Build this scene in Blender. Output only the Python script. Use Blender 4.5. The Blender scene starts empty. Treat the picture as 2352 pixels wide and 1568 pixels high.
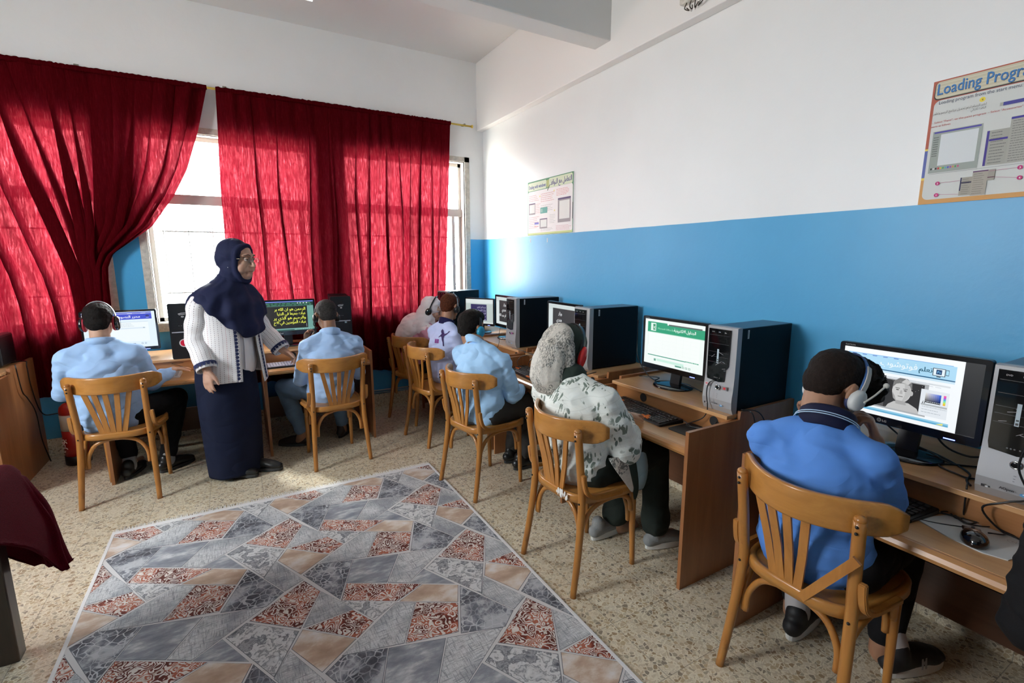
import bpy, bmesh, math, random, unicodedata
import numpy as np
from mathutils import Vector, Matrix, noise
R = math.radians
SC = bpy.context.scene
COL = SC.collection

# ------------------------------------------------------------------ camera, world, lamps, exposure
cam_d = bpy.data.cameras.new('camera'); cam = bpy.data.objects.new('camera', cam_d); COL.objects.link(cam)
cam_d.sensor_width = 36.0; cam_d.lens = 1106.2*36/2352; cam_d.clip_start = 0.05
_yaw, _pitch, _roll = R(29.83), R(-9.677), R(-0.122)
_f = Vector((math.sin(_yaw)*math.cos(_pitch), math.cos(_yaw)*math.cos(_pitch), math.sin(_pitch)))
_r = Vector((math.cos(_yaw), -math.sin(_yaw), 0)); _u = _r.cross(_f)
_r2 = _r*math.cos(_roll)+_u*math.sin(_roll); _u2 = -_r*math.sin(_roll)+_u*math.cos(_roll)
cam.matrix_world = Matrix(((_r2.x, _u2.x, -_f.x, 0), (_r2.y, _u2.y, -_f.y, 0), (_r2.z, _u2.z, -_f.z, 1.5), (0, 0, 0, 1)))
SC.camera = cam
SC.view_settings.view_transform = 'Standard'; SC.view_settings.look = 'None'
SC.view_settings.gamma = 1; SC.view_settings.use_curve_mapping = False
SC.view_settings.exposure = 0.40
SC.cycles.max_bounces = 10; SC.cycles.diffuse_bounces = 6; SC.cycles.transparent_max_bounces = 12
SC.cycles.use_denoising = True; SC.cycles.sample_clamp_indirect = 8; SC.cycles.caustics_reflective = False; SC.cycles.caustics_refractive = False

w = bpy.data.worlds.new('sky'); SC.world = w; w.use_nodes = True
nt = w.node_tree; bg = nt.nodes['Background']
tc = nt.nodes.new('ShaderNodeTexCoord'); sp = nt.nodes.new('ShaderNodeSeparateXYZ'); rp = nt.nodes.new('ShaderNodeValToRGB')
nt.links.new(tc.outputs['Generated'], sp.inputs[0])
mr = nt.nodes.new('ShaderNodeMapRange'); mr.inputs[1].default_value = -1; mr.inputs[2].default_value = 1
nt.links.new(sp.outputs['Z'], mr.inputs[0]); nt.links.new(mr.outputs[0], rp.inputs[0])
rp.color_ramp.elements[0].position = 0.40; rp.color_ramp.elements[0].color = (.62, .58, .52, 1)
rp.color_ramp.elements[1].position = 0.52; rp.color_ramp.elements[1].color = (.96, .98, 1, 1)
nt.links.new(rp.outputs[0], bg.inputs['Color']); bg.inputs['Strength'].default_value = 38

sun_d = bpy.data.lights.new('hazy_sun', 'SUN'); sun_d.energy = 11; sun_d.angle = R(11); sun_d.color = (1, .97, .92)
sun = bpy.data.objects.new('hazy_sun', sun_d); COL.objects.link(sun); sun.rotation_euler = Vector((-.15, .60, .77)).to_track_quat('Z', 'Y').to_euler()

def portal(loc, rot, sx, sy):
    l = bpy.data.lights.new('window_portal', 'AREA'); l.shape = 'RECTANGLE'; l.size = sx; l.size_y = sy
    l.cycles.is_portal = True
    o = bpy.data.objects.new('window_portal', l); COL.objects.link(o); o.location = loc; o.rotation_euler = rot
YW, XR, ZC, BLUE = 4.868, 2.439, 3.5, 1.714
XL, YB = -3.3, -2.6
WINS = [(-2.13, -.86), (-.57, .70), (.98, 2.215)]
WZ0, WZ1 = .985, 2.51
for a, b in WINS: portal(((a+b)/2, YW+.22, (WZ0+WZ1)/2), (R(-90), 0, 0), b-a, WZ1-WZ0)
LW = [(1.8, 2.75)]      # unseen opening added in the left wall to let in fill light
for a, b in LW: portal((XL-.22, (a+b)/2, 2.12), (0, R(-90), 0), 1.25, b-a)

# ------------------------------------------------------------------ materials
MATS = {}
def nmat(name):
    m = bpy.data.materials.new(name); m.use_nodes = True
    return m, m.node_tree, m.node_tree.nodes['Principled BSDF']
def N(t, typ, **kw):
    n = t.nodes.new(typ)
    for k, v in kw.items(): setattr(n, k, v)
    return n
def simple(name, col, rough=.5, metal=0, bump=0, bscale=80, emit=None, es=1, var=0, spec=.5, coat=0, sheen=0, obj=True):
    if name in MATS: return MATS[name]
    m, t, b = nmat(name)
    b.inputs['Base Color'].default_value = (*col, 1); b.inputs['Roughness'].default_value = rough; b.inputs['Metallic'].default_value = metal
    b.inputs['Specular IOR Level'].default_value = spec; b.inputs['Coat Weight'].default_value = coat
    if sheen: b.inputs['Sheen Weight'].default_value = sheen
    if emit: b.inputs['Emission Color'].default_value = (*emit, 1); b.inputs['Emission Strength'].default_value = es
    if bump or var:
        c = N(t, 'ShaderNodeTexCoord'); n = N(t, 'ShaderNodeTexNoise'); n.inputs['Scale'].default_value = bscale; n.inputs['Detail'].default_value = 4
        t.links.new(c.outputs['Object'], n.inputs['Vector'])
        if bump:
            bp = N(t, 'ShaderNodeBump'); bp.inputs['Strength'].default_value = bump; bp.inputs['Distance'].default_value = .01
            t.links.new(n.outputs['Fac'], bp.inputs['Height']); t.links.new(bp.outputs[0], b.inputs['Normal'])
        if var:
            rr = N(t, 'ShaderNodeValToRGB'); rr.color_ramp.elements[0].position = .3; rr.color_ramp.elements[1].position = .7
            rr.color_ramp.elements[0].color = (*[x*(1-var) for x in col], 1); rr.color_ramp.elements[1].color = (*[min(1, x*(1+var)) for x in col], 1)
            t.links.new(n.outputs['Fac'], rr.inputs[0]); t.links.new(rr.outputs[0], b.inputs['Base Color'])
    MATS[name] = m; return m

def ramp(t, src, stops, interp='LINEAR'):
    r = N(t, 'ShaderNodeValToRGB'); r.color_ramp.interpolation = interp
    e = r.color_ramp.elements
    while len(e) < len(stops): e.new(.5)
    for i, (p, c) in enumerate(stops): e[i].position = p; e[i].color = (*c, 1) if len(c) == 3 else c
    t.links.new(src, r.inputs[0]); return r.outputs[0]
def mixc(t, fac, a, b, mode='MIX'):
    m = N(t, 'ShaderNodeMix', data_type='RGBA', blend_type=mode)
    for s, v in ((m.inputs[0], fac), (m.inputs[6], a), (m.inputs[7], b)):
        if isinstance(v, (int, float)): s.default_value = v
        elif isinstance(v, tuple): s.default_value = (*v, 1)
        else: t.links.new(v, s)
    return m.outputs[2]
def coords(t, scale=(1, 1, 1), rot=(0, 0, 0), src='Object'):
    c = N(t, 'ShaderNodeTexCoord'); mp = N(t, 'ShaderNodeMapping'); mp.inputs['Scale'].default_value = scale; mp.inputs['Rotation'].default_value = rot
    t.links.new(c.outputs[src], mp.inputs[0]); return mp.outputs[0]
def noisef(t, vec, scale, detail=3, rough=.5, dist=0):
    n = N(t, 'ShaderNodeTexNoise'); n.inputs['Scale'].default_value = scale; n.inputs['Detail'].default_value = detail
    n.inputs['Roughness'].default_value = rough; n.inputs['Distortion'].default_value = dist
    t.links.new(vec, n.inputs['Vector']); return n.outputs['Fac']
def voro(t, vec, scale, feature='F1', out='Distance', rand=1):
    n = N(t, 'ShaderNodeTexVoronoi', feature=feature); n.inputs['Scale'].default_value = scale; n.inputs['Randomness'].default_value = rand
    t.links.new(vec, n.inputs['Vector']); return n.outputs[out]
def mth(t, op, a, b=0.0, c=None):
    m = N(t, 'ShaderNodeMath', operation=op)
    for s, v in zip(m.inputs, (a, b, c)):
        if v is None: continue
        if isinstance(v, (int, float)): s.default_value = v
        else: t.links.new(v, s)
    return m.outputs[0]
def bump(t, b, h, s=.3, d=.01):
    bp = N(t, 'ShaderNodeBump'); bp.inputs['Strength'].default_value = s; bp.inputs['Distance'].default_value = d
    t.links.new(h, bp.inputs['Height']); t.links.new(bp.outputs[0], b.inputs['Normal'])

def wall_mat():
    m, t, b = nmat('painted_wall'); c = coords(t)
    sx = N(t, 'ShaderNodeSeparateXYZ'); t.links.new(c, sx.inputs[0])
    wob = mth(t, 'MULTIPLY', mth(t, 'SUBTRACT', noisef(t, c, 3, 2), .5), .008)
    z = mth(t, 'ADD', sx.outputs['Z'], wob)
    f = mth(t, 'LESS_THAN', z, BLUE)
    n = noisef(t, c, 1.2, 5)
    white = ramp(t, n, [(.3, (.76, .775, .78)), (.7, (.82, .835, .84))])
    blue = ramp(t, n, [(.3, (.048, .31, .58)), (.7, (.062, .36, .64))])
    t.links.new(mixc(t, f, white, blue), b.inputs['Base Color'])
    b.inputs['Roughness'].default_value = .42
    bump(t, b, noisef(t, c, 25, 4), .12, .01)
    return m
def floor_mat():
    m, t, b = nmat('terrazzo'); c = coords(t)
    cw = N(t, 'ShaderNodeTexNoise'); cw.inputs['Scale'].default_value = 60; t.links.new(c, cw.inputs['Vector'])
    cv = N(t, 'ShaderNodeVectorMath', operation='MULTIPLY_ADD'); cv.inputs[1].default_value = (.012, .012, 0); t.links.new(cw.outputs['Color'], cv.inputs[0]); t.links.new(c, cv.inputs[2]); c3 = cv.outputs[0]
    cc = voro(t, c3, 60, 'F1', 'Color'); ed = voro(t, c3, 60, 'DISTANCE_TO_EDGE', 'Distance')
    sc_ = N(t, 'ShaderNodeSeparateColor'); t.links.new(cc, sc_.inputs[0])
    chip = mth(t, 'GREATER_THAN', ed, mth(t, 'ADD', mth(t, 'MULTIPLY', sc_.outputs[0], .10), .045))
    ccol = ramp(t, sc_.outputs[1], [(0, (.30, .20, .10)), (.12, (.50, .40, .26)), (.28, (.66, .58, .43)), (.45, (.36, .31, .22)), (.55, (.58, .50, .36)), (.70, (.46, .35, .20)), (.82, (.64, .57, .44)), (.93, (.22, .18, .13))], 'CONSTANT')
    base = ramp(t, noisef(t, c, 2.2, 4), [(.3, (.68, .61, .46)), (.7, (.80, .74, .59))])
    e2 = voro(t, c3, 190, 'F1', 'Color'); s2_ = N(t, 'ShaderNodeSeparateColor'); t.links.new(e2, s2_.inputs[0])
    base = mixc(t, mth(t, 'MULTIPLY', mth(t, 'LESS_THAN', s2_.outputs[0], .25), .6), base, (.42, .35, .24))
    col = mixc(t, mth(t, 'MULTIPLY', chip, .88), base, ccol)
    sx = N(t, 'ShaderNodeSeparateXYZ'); t.links.new(c, sx.inputs[0])
    fx = mth(t, 'ABSOLUTE', mth(t, 'SUBTRACT', mth(t, 'FRACT', mth(t, 'DIVIDE', mth(t, 'ADD', sx.outputs['X'], 30.85), .3)), .5))
    fy = mth(t, 'ABSOLUTE', mth(t, 'SUBTRACT', mth(t, 'FRACT', mth(t, 'DIVIDE', mth(t, 'ADD', sx.outputs['Y'], 29.86), .3)), .5))
    jn = mth(t, 'GREATER_THAN', mth(t, 'MAXIMUM', fx, fy), .4955)
    jn = mth(t, 'MULTIPLY', jn, .65)
    col = mixc(t, jn, col, (.20, .17, .13))
    t.links.new(col, b.inputs['Base Color']); b.inputs['Roughness'].default_value = .33
    return m
def wood_mat(name, c1, c2, axis='X', sc=1.0, rough=.38, wear=0):
    if name in MATS: return MATS[name]
    m, t, b = nmat(name)
    s = {'X': (.6, 7, 7), 'Y': (7, .6, 7), 'Z': (7, 7, .6)}[axis]
    c = coords(t, tuple(q*sc for q in s))
    n = noisef(t, c, 3.5, 6, .6, .8)
    col = ramp(t, n, [(.28, c1), (.5, tuple((p+q)/2 for p, q in zip(c1, c2))), (.72, c2)])
    if wear:
        c2_ = coords(t); nn = noisef(t, c2_, 9, 6, .65)
        col = mixc(t, ramp(t, nn, [(.62, (0, 0, 0)), (.70, (wear, wear, wear))]), col, (.13, .055, .02))
    t.links.new(col, b.inputs['Base Color']); b.inputs['Roughness'].default_value = rough; b.inputs['Coat Weight'].default_value = .25; b.inputs['Coat Roughness'].default_value = .2
    bump(t, b, n, .06, .005)
    MATS[name] = m; return m
def curtain_mat():
    m, t, b = nmat('red_curtain'); t.nodes.remove(b); out = t.nodes['Material Output']
    c = coords(t, (1, .2, .10)); n = noisef(t, c, 130, 4, .7)
    c2 = coords(t, (1, 1, .35)); n2 = noisef(t, c2, 5, 3)
    dcol = ramp(t, n, [(.25, (.060, .0015, .004)), (.75, (.10, .003, .006))])
    tcol = ramp(t, n, [(.3, (.060, .0012, .004)), (.55, (.105, .005, .011)), (.72, (.19, .032, .040))])
    d = N(t, 'ShaderNodeBsdfDiffuse'); tr = N(t, 'ShaderNodeBsdfTranslucent'); tp = N(t, 'ShaderNodeBsdfTransparent')
    t.links.new(dcol, d.inputs[0]); t.links.new(tcol, tr.inputs[0]); tp.inputs[0].default_value = (.78, .13, .16, 1)
    m1 = N(t, 'ShaderNodeMixShader'); m1.inputs[0].default_value = .30; t.links.new(d.outputs[0], m1.inputs[1]); t.links.new(tr.outputs[0], m1.inputs[2])
    f = ramp(t, n, [(.45, (.004, .004, .004)), (.60, (.015, .015, .015)), (.74, (.072, .072, .072))])
    m2 = N(t, 'ShaderNodeMixShader'); t.links.new(f, m2.inputs[0]); t.links.new(m1.outputs[0], m2.inputs[1]); t.links.new(tp.outputs[0], m2.inputs[2])
    t.links.new(m2.outputs[0], out.inputs[0]); MATS['red_curtain'] = m; return m
def glass_mat():
    m, t, b = nmat('window_glass'); t.nodes.remove(b); out = t.nodes['Material Output']
    tp = N(t, 'ShaderNodeBsdfTransparent'); tp.inputs[0].default_value = (.95, .97, .96, 1); g = N(t, 'ShaderNodeBsdfGlossy'); g.inputs['Roughness'].default_value = .05
    mx = N(t, 'ShaderNodeMixShader'); mx.inputs[0].default_value = .06
    t.links.new(tp.outputs[0], mx.inputs[1]); t.links.new(g.outputs[0], mx.inputs[2]); t.links.new(mx.outputs[0], out.inputs[0]); return m
def rug_mats():
    def mk(name, fn):
        m, t, b = nmat(name); b.inputs['Roughness'].default_value = .8; b.inputs['Sheen Weight'].default_value = .15; b.inputs['Specular IOR Level'].default_value = .2
        c = coords(t); t.links.new(fn(t, c), b.inputs['Base Color']); return m
    def warp(t, c, s, a):
        n = N(t, 'ShaderNodeTexNoise'); n.inputs['Scale'].default_value = s; n.inputs['Detail'].default_value = 2; t.links.new(c, n.inputs['Vector'])
        v = N(t, 'ShaderNodeVectorMath', operation='SCALE'); v.inputs['Scale'].default_value = a; t.links.new(n.outputs['Color'], v.inputs[0])
        ad = N(t, 'ShaderNodeVectorMath', operation='ADD'); t.links.new(c, ad.inputs[0]); t.links.new(v.outputs[0], ad.inputs[1]); return ad.outputs[0]
    def red(t, c):
        v = warp(t, c, 14, .09)
        e = voro(t, v, 27, 'F1', 'Distance')
        rings = mth(t, 'SINE', mth(t, 'MULTIPLY', e, 24))
        leaf = mth(t, 'GREATER_THAN', mth(t, 'ADD', rings, mth(t, 'MULTIPLY', mth(t, 'SUBTRACT', noisef(t, c, 30, 3), .5), 2.4)), .02)
        bgc = ramp(t, noisef(t, c, 9, 3), [(.42, (.10, .018, .010)), (.50, (.17, .028, .015)), (.53, (.36, .10, .055)), (.7, (.42, .14, .08))])
        lf = ramp(t, noisef(t, c, 55, 3), [(.36, (.45, .36, .31)), (.5, (.66, .61, .57)), (.7, (.72, .67, .64))])
        return mixc(t, leaf, bgc, lf)
    def marble(t, c):
        n = noisef(t, warp(t, c, 12, .08), 13, 7, .62)
        return ramp(t, n, [(.30, (.09, .10, .12)), (.40, (.36, .37, .39)), (.44, (.12, .13, .15)), (.48, (.60, .61, .62)), (.53, (.62, .63, .63)), (.56, (.20, .21, .23)), (.59, (.50, .51, .52)), (.68, (.66, .67, .67))])
    def beige(t, c):
        n = noisef(t, coords(t, (1, 1.6, 1), (0, 0, .5)), 6, 6, .6)
        return ramp(t, n, [(.3, (.36, .25, .18)), (.48, (.50, .37, .28)), (.56, (.62, .53, .45)), (.68, (.70, .68, .67))])
    def crack(t, c):
        v = warp(t, c, 10, .05)
        e = voro(t, v, 32, 'DISTANCE_TO_EDGE', 'Distance', .85)
        ln = ramp(t, e, [(.035, (1, 1, 1)), (.07, (0, 0, 0))])
        cl_ = noisef(t, c, 8, 6, .65); base = ramp(t, cl_, [(.38, (.055, .058, .072)), (.50, (.15, .16, .19)), (.60, (.42, .44, .47))])
        ln = mth(t, 'MULTIPLY', ln, ramp(t, noisef(t, c, 5, 3), [(.40, (.35, .35, .35)), (.55, (1, 1, 1))]))
        return mixc(t, ln, base, (.50, .52, .55))
    def scr(t, c):
        a = noisef(t, coords(t, (26, 2.2, 1), (0, 0, .45)), 8, 5, .75); b_ = noisef(t, coords(t, (2.2, 26, 1), (0, 0, .35)), 8, 5, .75)
        s = mth(t, 'MAXIMUM', a, b_); l = noisef(t, c, 5, 4)
        return mixc(t, ramp(t, s, [(.49, (0, 0, 0)), (.62, (.8, .8, .8))]), ramp(t, l, [(.38, (.32, .34, .37)), (.56, (.62, .64, .65))]), (.16, .17, .20))
    def plain(t, c):
        n = noisef(t, coords(t, (1, 2.4, 1), (0, 0, .45)), 7, 6, .65)
        return ramp(t, n, [(.32, (.16, .175, .21)), (.50, (.27, .29, .33)), (.56, (.36, .38, .41)), (.66, (.58, .60, .61))])
    return dict(red=mk('rug_damask', red), marble=mk('rug_marble', marble), beige=mk('rug_beige', beige), crack=mk('rug_crackle', crack), scr=mk('rug_scratch', scr), plain=mk('rug_slate', plain))

# ------------------------------------------------------------------ mesh helpers
class MB:
    def __init__(s): s.bm = bmesh.new(); s.mats = []
    def mi(s, m):
        if m is None: return 0
        if m not in s.mats: s.mats.append(m)
        return s.mats.index(m)
    def box(s, a, b, m=None, bev=0, rot=None, piv=None):
        a, b = Vector(a), Vector(b); r = bmesh.ops.create_cube(s.bm, size=1)
        vs = r['verts']
        for v in vs: v.co = Vector(((a[i]+b[i])/2+v.co[i]*(b[i]-a[i]) for i in range(3)))
        fs = set(f for v in vs for f in v.link_faces); i = s.mi(m)
        if bev:
            es = list(set(e for v in vs for e in v.link_edges))
            rb = bmesh.ops.bevel(s.bm, geom=es, offset=bev, segments=2, affect='EDGES', profile=.5)
            fs = set(f for v in rb['verts'] for f in v.link_faces) | set(f for f in fs if f.is_valid)
            vs = list(set(v for f in fs for v in f.verts))
        for f in fs: f.material_index = i
        if rot is not None:
            piv = Vector(piv) if piv is not None else (a+b)/2
            for v in vs: v.co = piv + rot @ (v.co-piv)
        return vs
    def prism(s, pts, d0, d1, axis='Y', m=None):
        """2D outline pts extruded from d0 to d1 along axis; (u,v) are the other two axes in order"""
        def P(u, v, d):
            return {'X': (d, u, v), 'Y': (u, d, v), 'Z': (u, v, d)}[axis]
        A = [s.bm.verts.new(P(u, v, d0)) for u, v in pts]; B = [s.bm.verts.new(P(u, v, d1)) for u, v in pts]
        i = s.mi(m); n = len(pts); fs = [s.bm.faces.new(A), s.bm.faces.new(B[::-1])]
        for k in range(n): fs.append(s.bm.faces.new((A[k], B[k], B[(k+1) % n], A[(k+1) % n])))
        for f in fs: f.material_index = i
        return A+B
    def tube(s, pts, r, seg=10, m=None, cap=True, flat=None, side=None, smooth=True):
        """sweep; r scalar or list of scalars/(a,b)"""
        pts = [Vector(p) for p in pts]; n = len(pts); i = s.mi(m)
        rs = [r[k] if isinstance(r, (list, tuple)) and len(r) == n and not (n == 2 and not isinstance(r[0], (list, tuple)) and flat) else r for k in range(n)]
        rings = []; prev = Vector(side) if side else None
        for k, p in enumerate(pts):
            tg = (pts[min(k+1, n-1)]-pts[max(k-1, 0)]).normalized()
            if prev is None: prev = tg.orthogonal()
            u = prev - tg*prev.dot(tg)
            if u.length < 1e-5: u = tg.orthogonal()
            u.normalize(); v = tg.cross(u)
            if side is None: prev = u
            ra, rb = (rs[k] if isinstance(rs[k], (list, tuple)) else (rs[k], rs[k]))
            rings.append([s.bm.verts.new(p+u*math.cos(2*math.pi*j/seg)*ra+v*math.sin(2*math.pi*j/seg)*rb) for j in range(seg)])
        fs = []
        for a, b in zip(rings, rings[1:]):
            for j in range(seg): fs.append(s.bm.faces.new((a[j], a[(j+1) % seg], b[(j+1) % seg], b[j])))
        if cap: fs.append(s.bm.faces.new(rings[0][::-1])); fs.append(s.bm.faces.new(rings[-1]))
        for f in fs: f.material_index = i; f.smooth = smooth
        if cap: fs[-1].smooth = fs[-2].smooth = False
        return [v for q in rings for v in q]
    def sweep(s, pts, prof, up=(0, 0, 1), m=None, closed=False, smooth=False):
        """profile (side, up) polygon swept along pts; prof may be a function k->polygon"""
        pts = [Vector(p) for p in pts]; n = len(pts); up = Vector(up); i = s.mi(m); rings = []
        for k, p in enumerate(pts):
            tg = ((pts[(k+1) % n]-pts[(k-1) % n]) if closed else (pts[min(k+1, n-1)]-pts[max(k-1, 0)])).normalized()
            sd = tg.cross(up).normalized(); uu = sd.cross(tg)
            pr = prof(k) if callable(prof) else prof
            rings.append([s.bm.verts.new(p+sd*a+uu*b) for a, b in pr])
        L = len(rings[0]); rng = range(n) if closed else range(n-1)
        for k in rng:
            a, b = rings[k], rings[(k+1) % n]
            for j in range(L): f = s.bm.faces.new((a[j], a[(j+1) % L], b[(j+1) % L], b[j])); f.material_index = i; f.smooth = smooth
        if not closed:
            for f in (s.bm.faces.new(rings[0][::-1]), s.bm.faces.new(rings[-1])): f.material_index = i
    def lathe(s, prof, c=(0, 0, 0), ax='Z', seg=24, m=None, smooth=True, sy=1):
        i = s.mi(m); rings = []; c = Vector(c)
        for r, h in prof:
            ring = []
            for j in range(seg):
                a = 2*math.pi*j/seg; x, y = r*math.cos(a), r*math.sin(a)*sy
                ring.append(s.bm.verts.new(c+Vector({'Z': (x, y, h), 'X': (h, x, y), 'Y': (y, h, x)}[ax])))
            rings.append(ring)
        for a, b in zip(rings, rings[1:]):
            for j in range(seg): f = s.bm.faces.new((a[j], a[(j+1) % seg], b[(j+1) % seg], b[j])); f.material_index = i; f.smooth = smooth
        for rg in (rings[0][::-1], rings[-1]):
            f = s.bm.faces.new(rg); f.material_index = i
        return [v for q in rings for v in q]
    def ball(s, c, r, m=None, seg=14, rot=None):
        q = bmesh.ops.create_uvsphere(s.bm, u_segments=seg, v_segments=max(6, seg*2//3), radius=1); i = s.mi(m)
        r = (r, r, r) if isinstance(r, (int, float)) else r
        for v in q['verts']:
            p = Vector((v.co.x*r[0], v.co.y*r[1], v.co.z*r[2]))
            v.co = Vector(c)+(rot @ p if rot is not None else p)
        for f in set(f for v in q['verts'] for f in v.link_faces): f.material_index = i; f.smooth = True
        return q['verts']
    def obj(s, name, m=None, parent=None, fix=True, M=None):
        if M is not None: s.bm.transform(M)
        if fix: bmesh.ops.recalc_face_normals(s.bm, faces=s.bm.faces)
        me = bpy.data.meshes.new(name); s.bm.to_mesh(me); s.bm.free()
        for x in (s.mats or ([m] if m else [])): me.materials.append(x)
        o = bpy.data.objects.new(name, me); COL.objects.link(o)
        if parent: o.parent = parent
        return o
def tag(o, label=None, cat=None, group=None, kind=None):
    if label: o['label'] = label
    if cat: o['category'] = cat
    if group: o['group'] = group
    if kind: o['kind'] = kind
    return o
def empty(name, loc=(0, 0, 0), rz=0, label=None, cat=None, group=None):
    o = bpy.data.objects.new(name, None); COL.objects.link(o); o.location = loc; o.rotation_euler = (0, 0, rz); o.empty_display_size = .1
    return tag(o, label, cat, group)
def struct(name, mb, m=None): return tag(mb.obj(name, m), kind='structure')
def copy_tree(o, parent=None):
    c = o.copy(); COL.objects.link(c)
    if parent: c.parent = parent
    for ch in list(o.children): copy_tree(ch, c)
    return c
def crom(pts, n):
    P = [Vector(p) for p in pts]; P = [P[0]*2-P[1]]+P+[P[-1]*2-P[-2]]; out = []
    for i in range(1, len(P)-2):
        for k in range(n):
            t = k/n; a, b, c, d = P[i-1:i+3]
            out.append(.5*((2*b)+(c-a)*t+(2*a-5*b+4*c-d)*t*t+(-a+3*b-3*c+d)*t**3))
    out.append(P[-2]); return out
def bez(a, b, c, d, n=12):
    a, b, c, d = map(Vector, (a, b, c, d))
    return [a*(1-t)**3+b*3*t*(1-t)**2+c*3*t*t*(1-t)+d*t**3 for t in [k/n for k in range(n+1)]]

# ------------------------------------------------------------------ flat printing: rectangles, polygons and lettering on a plane
_AR = {}
for _cp in range(0xFE70, 0xFEFD):
    _d = unicodedata.decomposition(chr(_cp)).split()
    if len(_d) >= 2 and _d[0].startswith('<'): _AR.setdefault(tuple(int(x, 16) for x in _d[1:]), {})[_d[0].strip('<>')] = chr(_cp)
def arabic(s):
    out = []; prev_join = False; ch = list(s); k = 0; items = []
    while k < len(ch):
        if ch[k] == '\u0644' and k+1 < len(ch) and (0x644, ord(ch[k+1])) in _AR: items.append((0x644, ord(ch[k+1]))); k += 2
        else: items.append((ord(ch[k]),)); k += 1
    for i, it in enumerate(items):
        f = _AR.get(it)
        if not f: out.append(''.join(map(chr, it))); prev_join = False; continue
        nx = _AR.get(items[i+1]) if i+1 < len(items) else None
        jn = ('initial' in f) and nx is not None and ('final' in nx)
        key = ('medial' if prev_join and jn else 'final' if prev_join else 'initial' if jn else 'isolated')
        out.append(f.get(key) or f.get('isolated')); prev_join = jn
    return ''.join(out[::-1])
_tc = {}
def text_geo(s):
    if s in _tc: return _tc[s]
    q = arabic(s) if any(0x600 <= ord(c) < 0x700 for c in s) else s
    c = bpy.data.curves.new('t', 'FONT'); c.body = q; c.resolution_u = 2; c.size = 1; c.fill_mode = 'FRONT'
    o = bpy.data.objects.new('t', c); COL.objects.link(o)
    dg = bpy.context.evaluated_depsgraph_get(); dg.update()
    me = bpy.data.meshes.new_from_object(o.evaluated_get(dg))
    V = [(v.co.x, v.co.y) for v in me.vertices]; F = [tuple(p.vertices) for p in me.polygons]
    bpy.data.objects.remove(o); bpy.data.curves.remove(c); bpy.data.meshes.remove(me)
    xs = [v[0] for v in V] or [0]
    _tc[s] = (V, F, min(xs), max(xs)); return _tc[s]
class Print:
    """content on the plane: u right, v up, origin lower left, each layer 0.05 mm above the one before"""
    def __init__(s, emit=0, rough=.5, pre='print'): s.mb = MB(); s.emit = emit; s.rough = rough; s.z = 0; s.pre = pre
    def mat(s, c):
        k = '%s_%s' % (s.pre, '_'.join('%02d' % round(x*99) for x in c))
        if s.emit:
            if k in MATS: return MATS[k]
            m, t, b = nmat(k); b.inputs['Base Color'].default_value = (.01, .01, .01, 1); b.inputs['Roughness'].default_value = .35
            b.inputs['Emission Color'].default_value = (*c, 1); b.inputs['Emission Strength'].default_value = s.emit
            MATS[k] = m; return m
        return simple(k, c, s.rough)
    def poly(s, pts, c, layer=None):
        s.z += .00005 if layer is None else 0
        z = s.z if layer is None else layer
        f = s.mb.bm.faces.new([s.mb.bm.verts.new((u, v, z)) for u, v in pts]); f.material_index = s.mb.mi(s.mat(c))
    def rect(s, u0, v0, u1, v1, c): s.poly([(u0, v0), (u1, v0), (u1, v1), (u0, v1)], c)
    def disc(s, u, v, r, c, ry=None, n=20): s.poly([(u+r*math.cos(a*2*math.pi/n), v+(ry or r)*math.sin(a*2*math.pi/n)) for a in range(n)], c)
    def text(s, t, u, v, h, c, al='l', w=None, bold=0):
        V, F, x0, x1 = text_geo(t); s.z += .00005; L = x1-x0 or 1; kx = (w/L if w else h)
        off = {'l': 0, 'c': -L*kx/2, 'r': -L*kx}[al]; mi = s.mb.mi(s.mat(c))
        for db in ([0] if not bold else [-bold, 0, bold]):
            s.z += .00002; vs = [s.mb.bm.verts.new((u+off+(x-x0)*kx+db, v+y*h, s.z)) for x, y in V]
            for f in F:
                try: q = s.mb.bm.faces.new([vs[i] for i in f]); q.material_index = mi
                except ValueError: pass
    def lines(s, u0, u1, v0, v1, n, c, seed=1, th=.3, rag=.35):
        rnd = random.Random(seed); p = (v1-v0)/n
        s.z += .00005; zz = s.z
        for k in range(n):
            s.z = zz; e = u1-(u1-u0)*rnd.random()*rag; y = v0+p*(k+.3); x = u0
            while x < e:
                w_ = (u1-u0)*(.04+.09*rnd.random()); s.z = zz-.00005; s.rect(x, y, min(x+w_, e), y+p*th, c); x += w_+(u1-u0)*.02
    def obj(s, name, parent, M, label=None):
        o = s.mb.obj(name, None, parent, fix=False, M=M)
        if label: o['label'] = label
        return o
def frame(o, u, v):
    """matrix with columns u (right), v (up), normal"""
    u = Vector(u).normalized(); v = Vector(v).normalized(); n = u.cross(v)
    return Matrix(((u.x, v.x, n.x, o[0]), (u.y, v.y, n.y, o[1]), (u.z, v.z, n.z, o[2]), (0, 0, 0, 1)))

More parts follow.
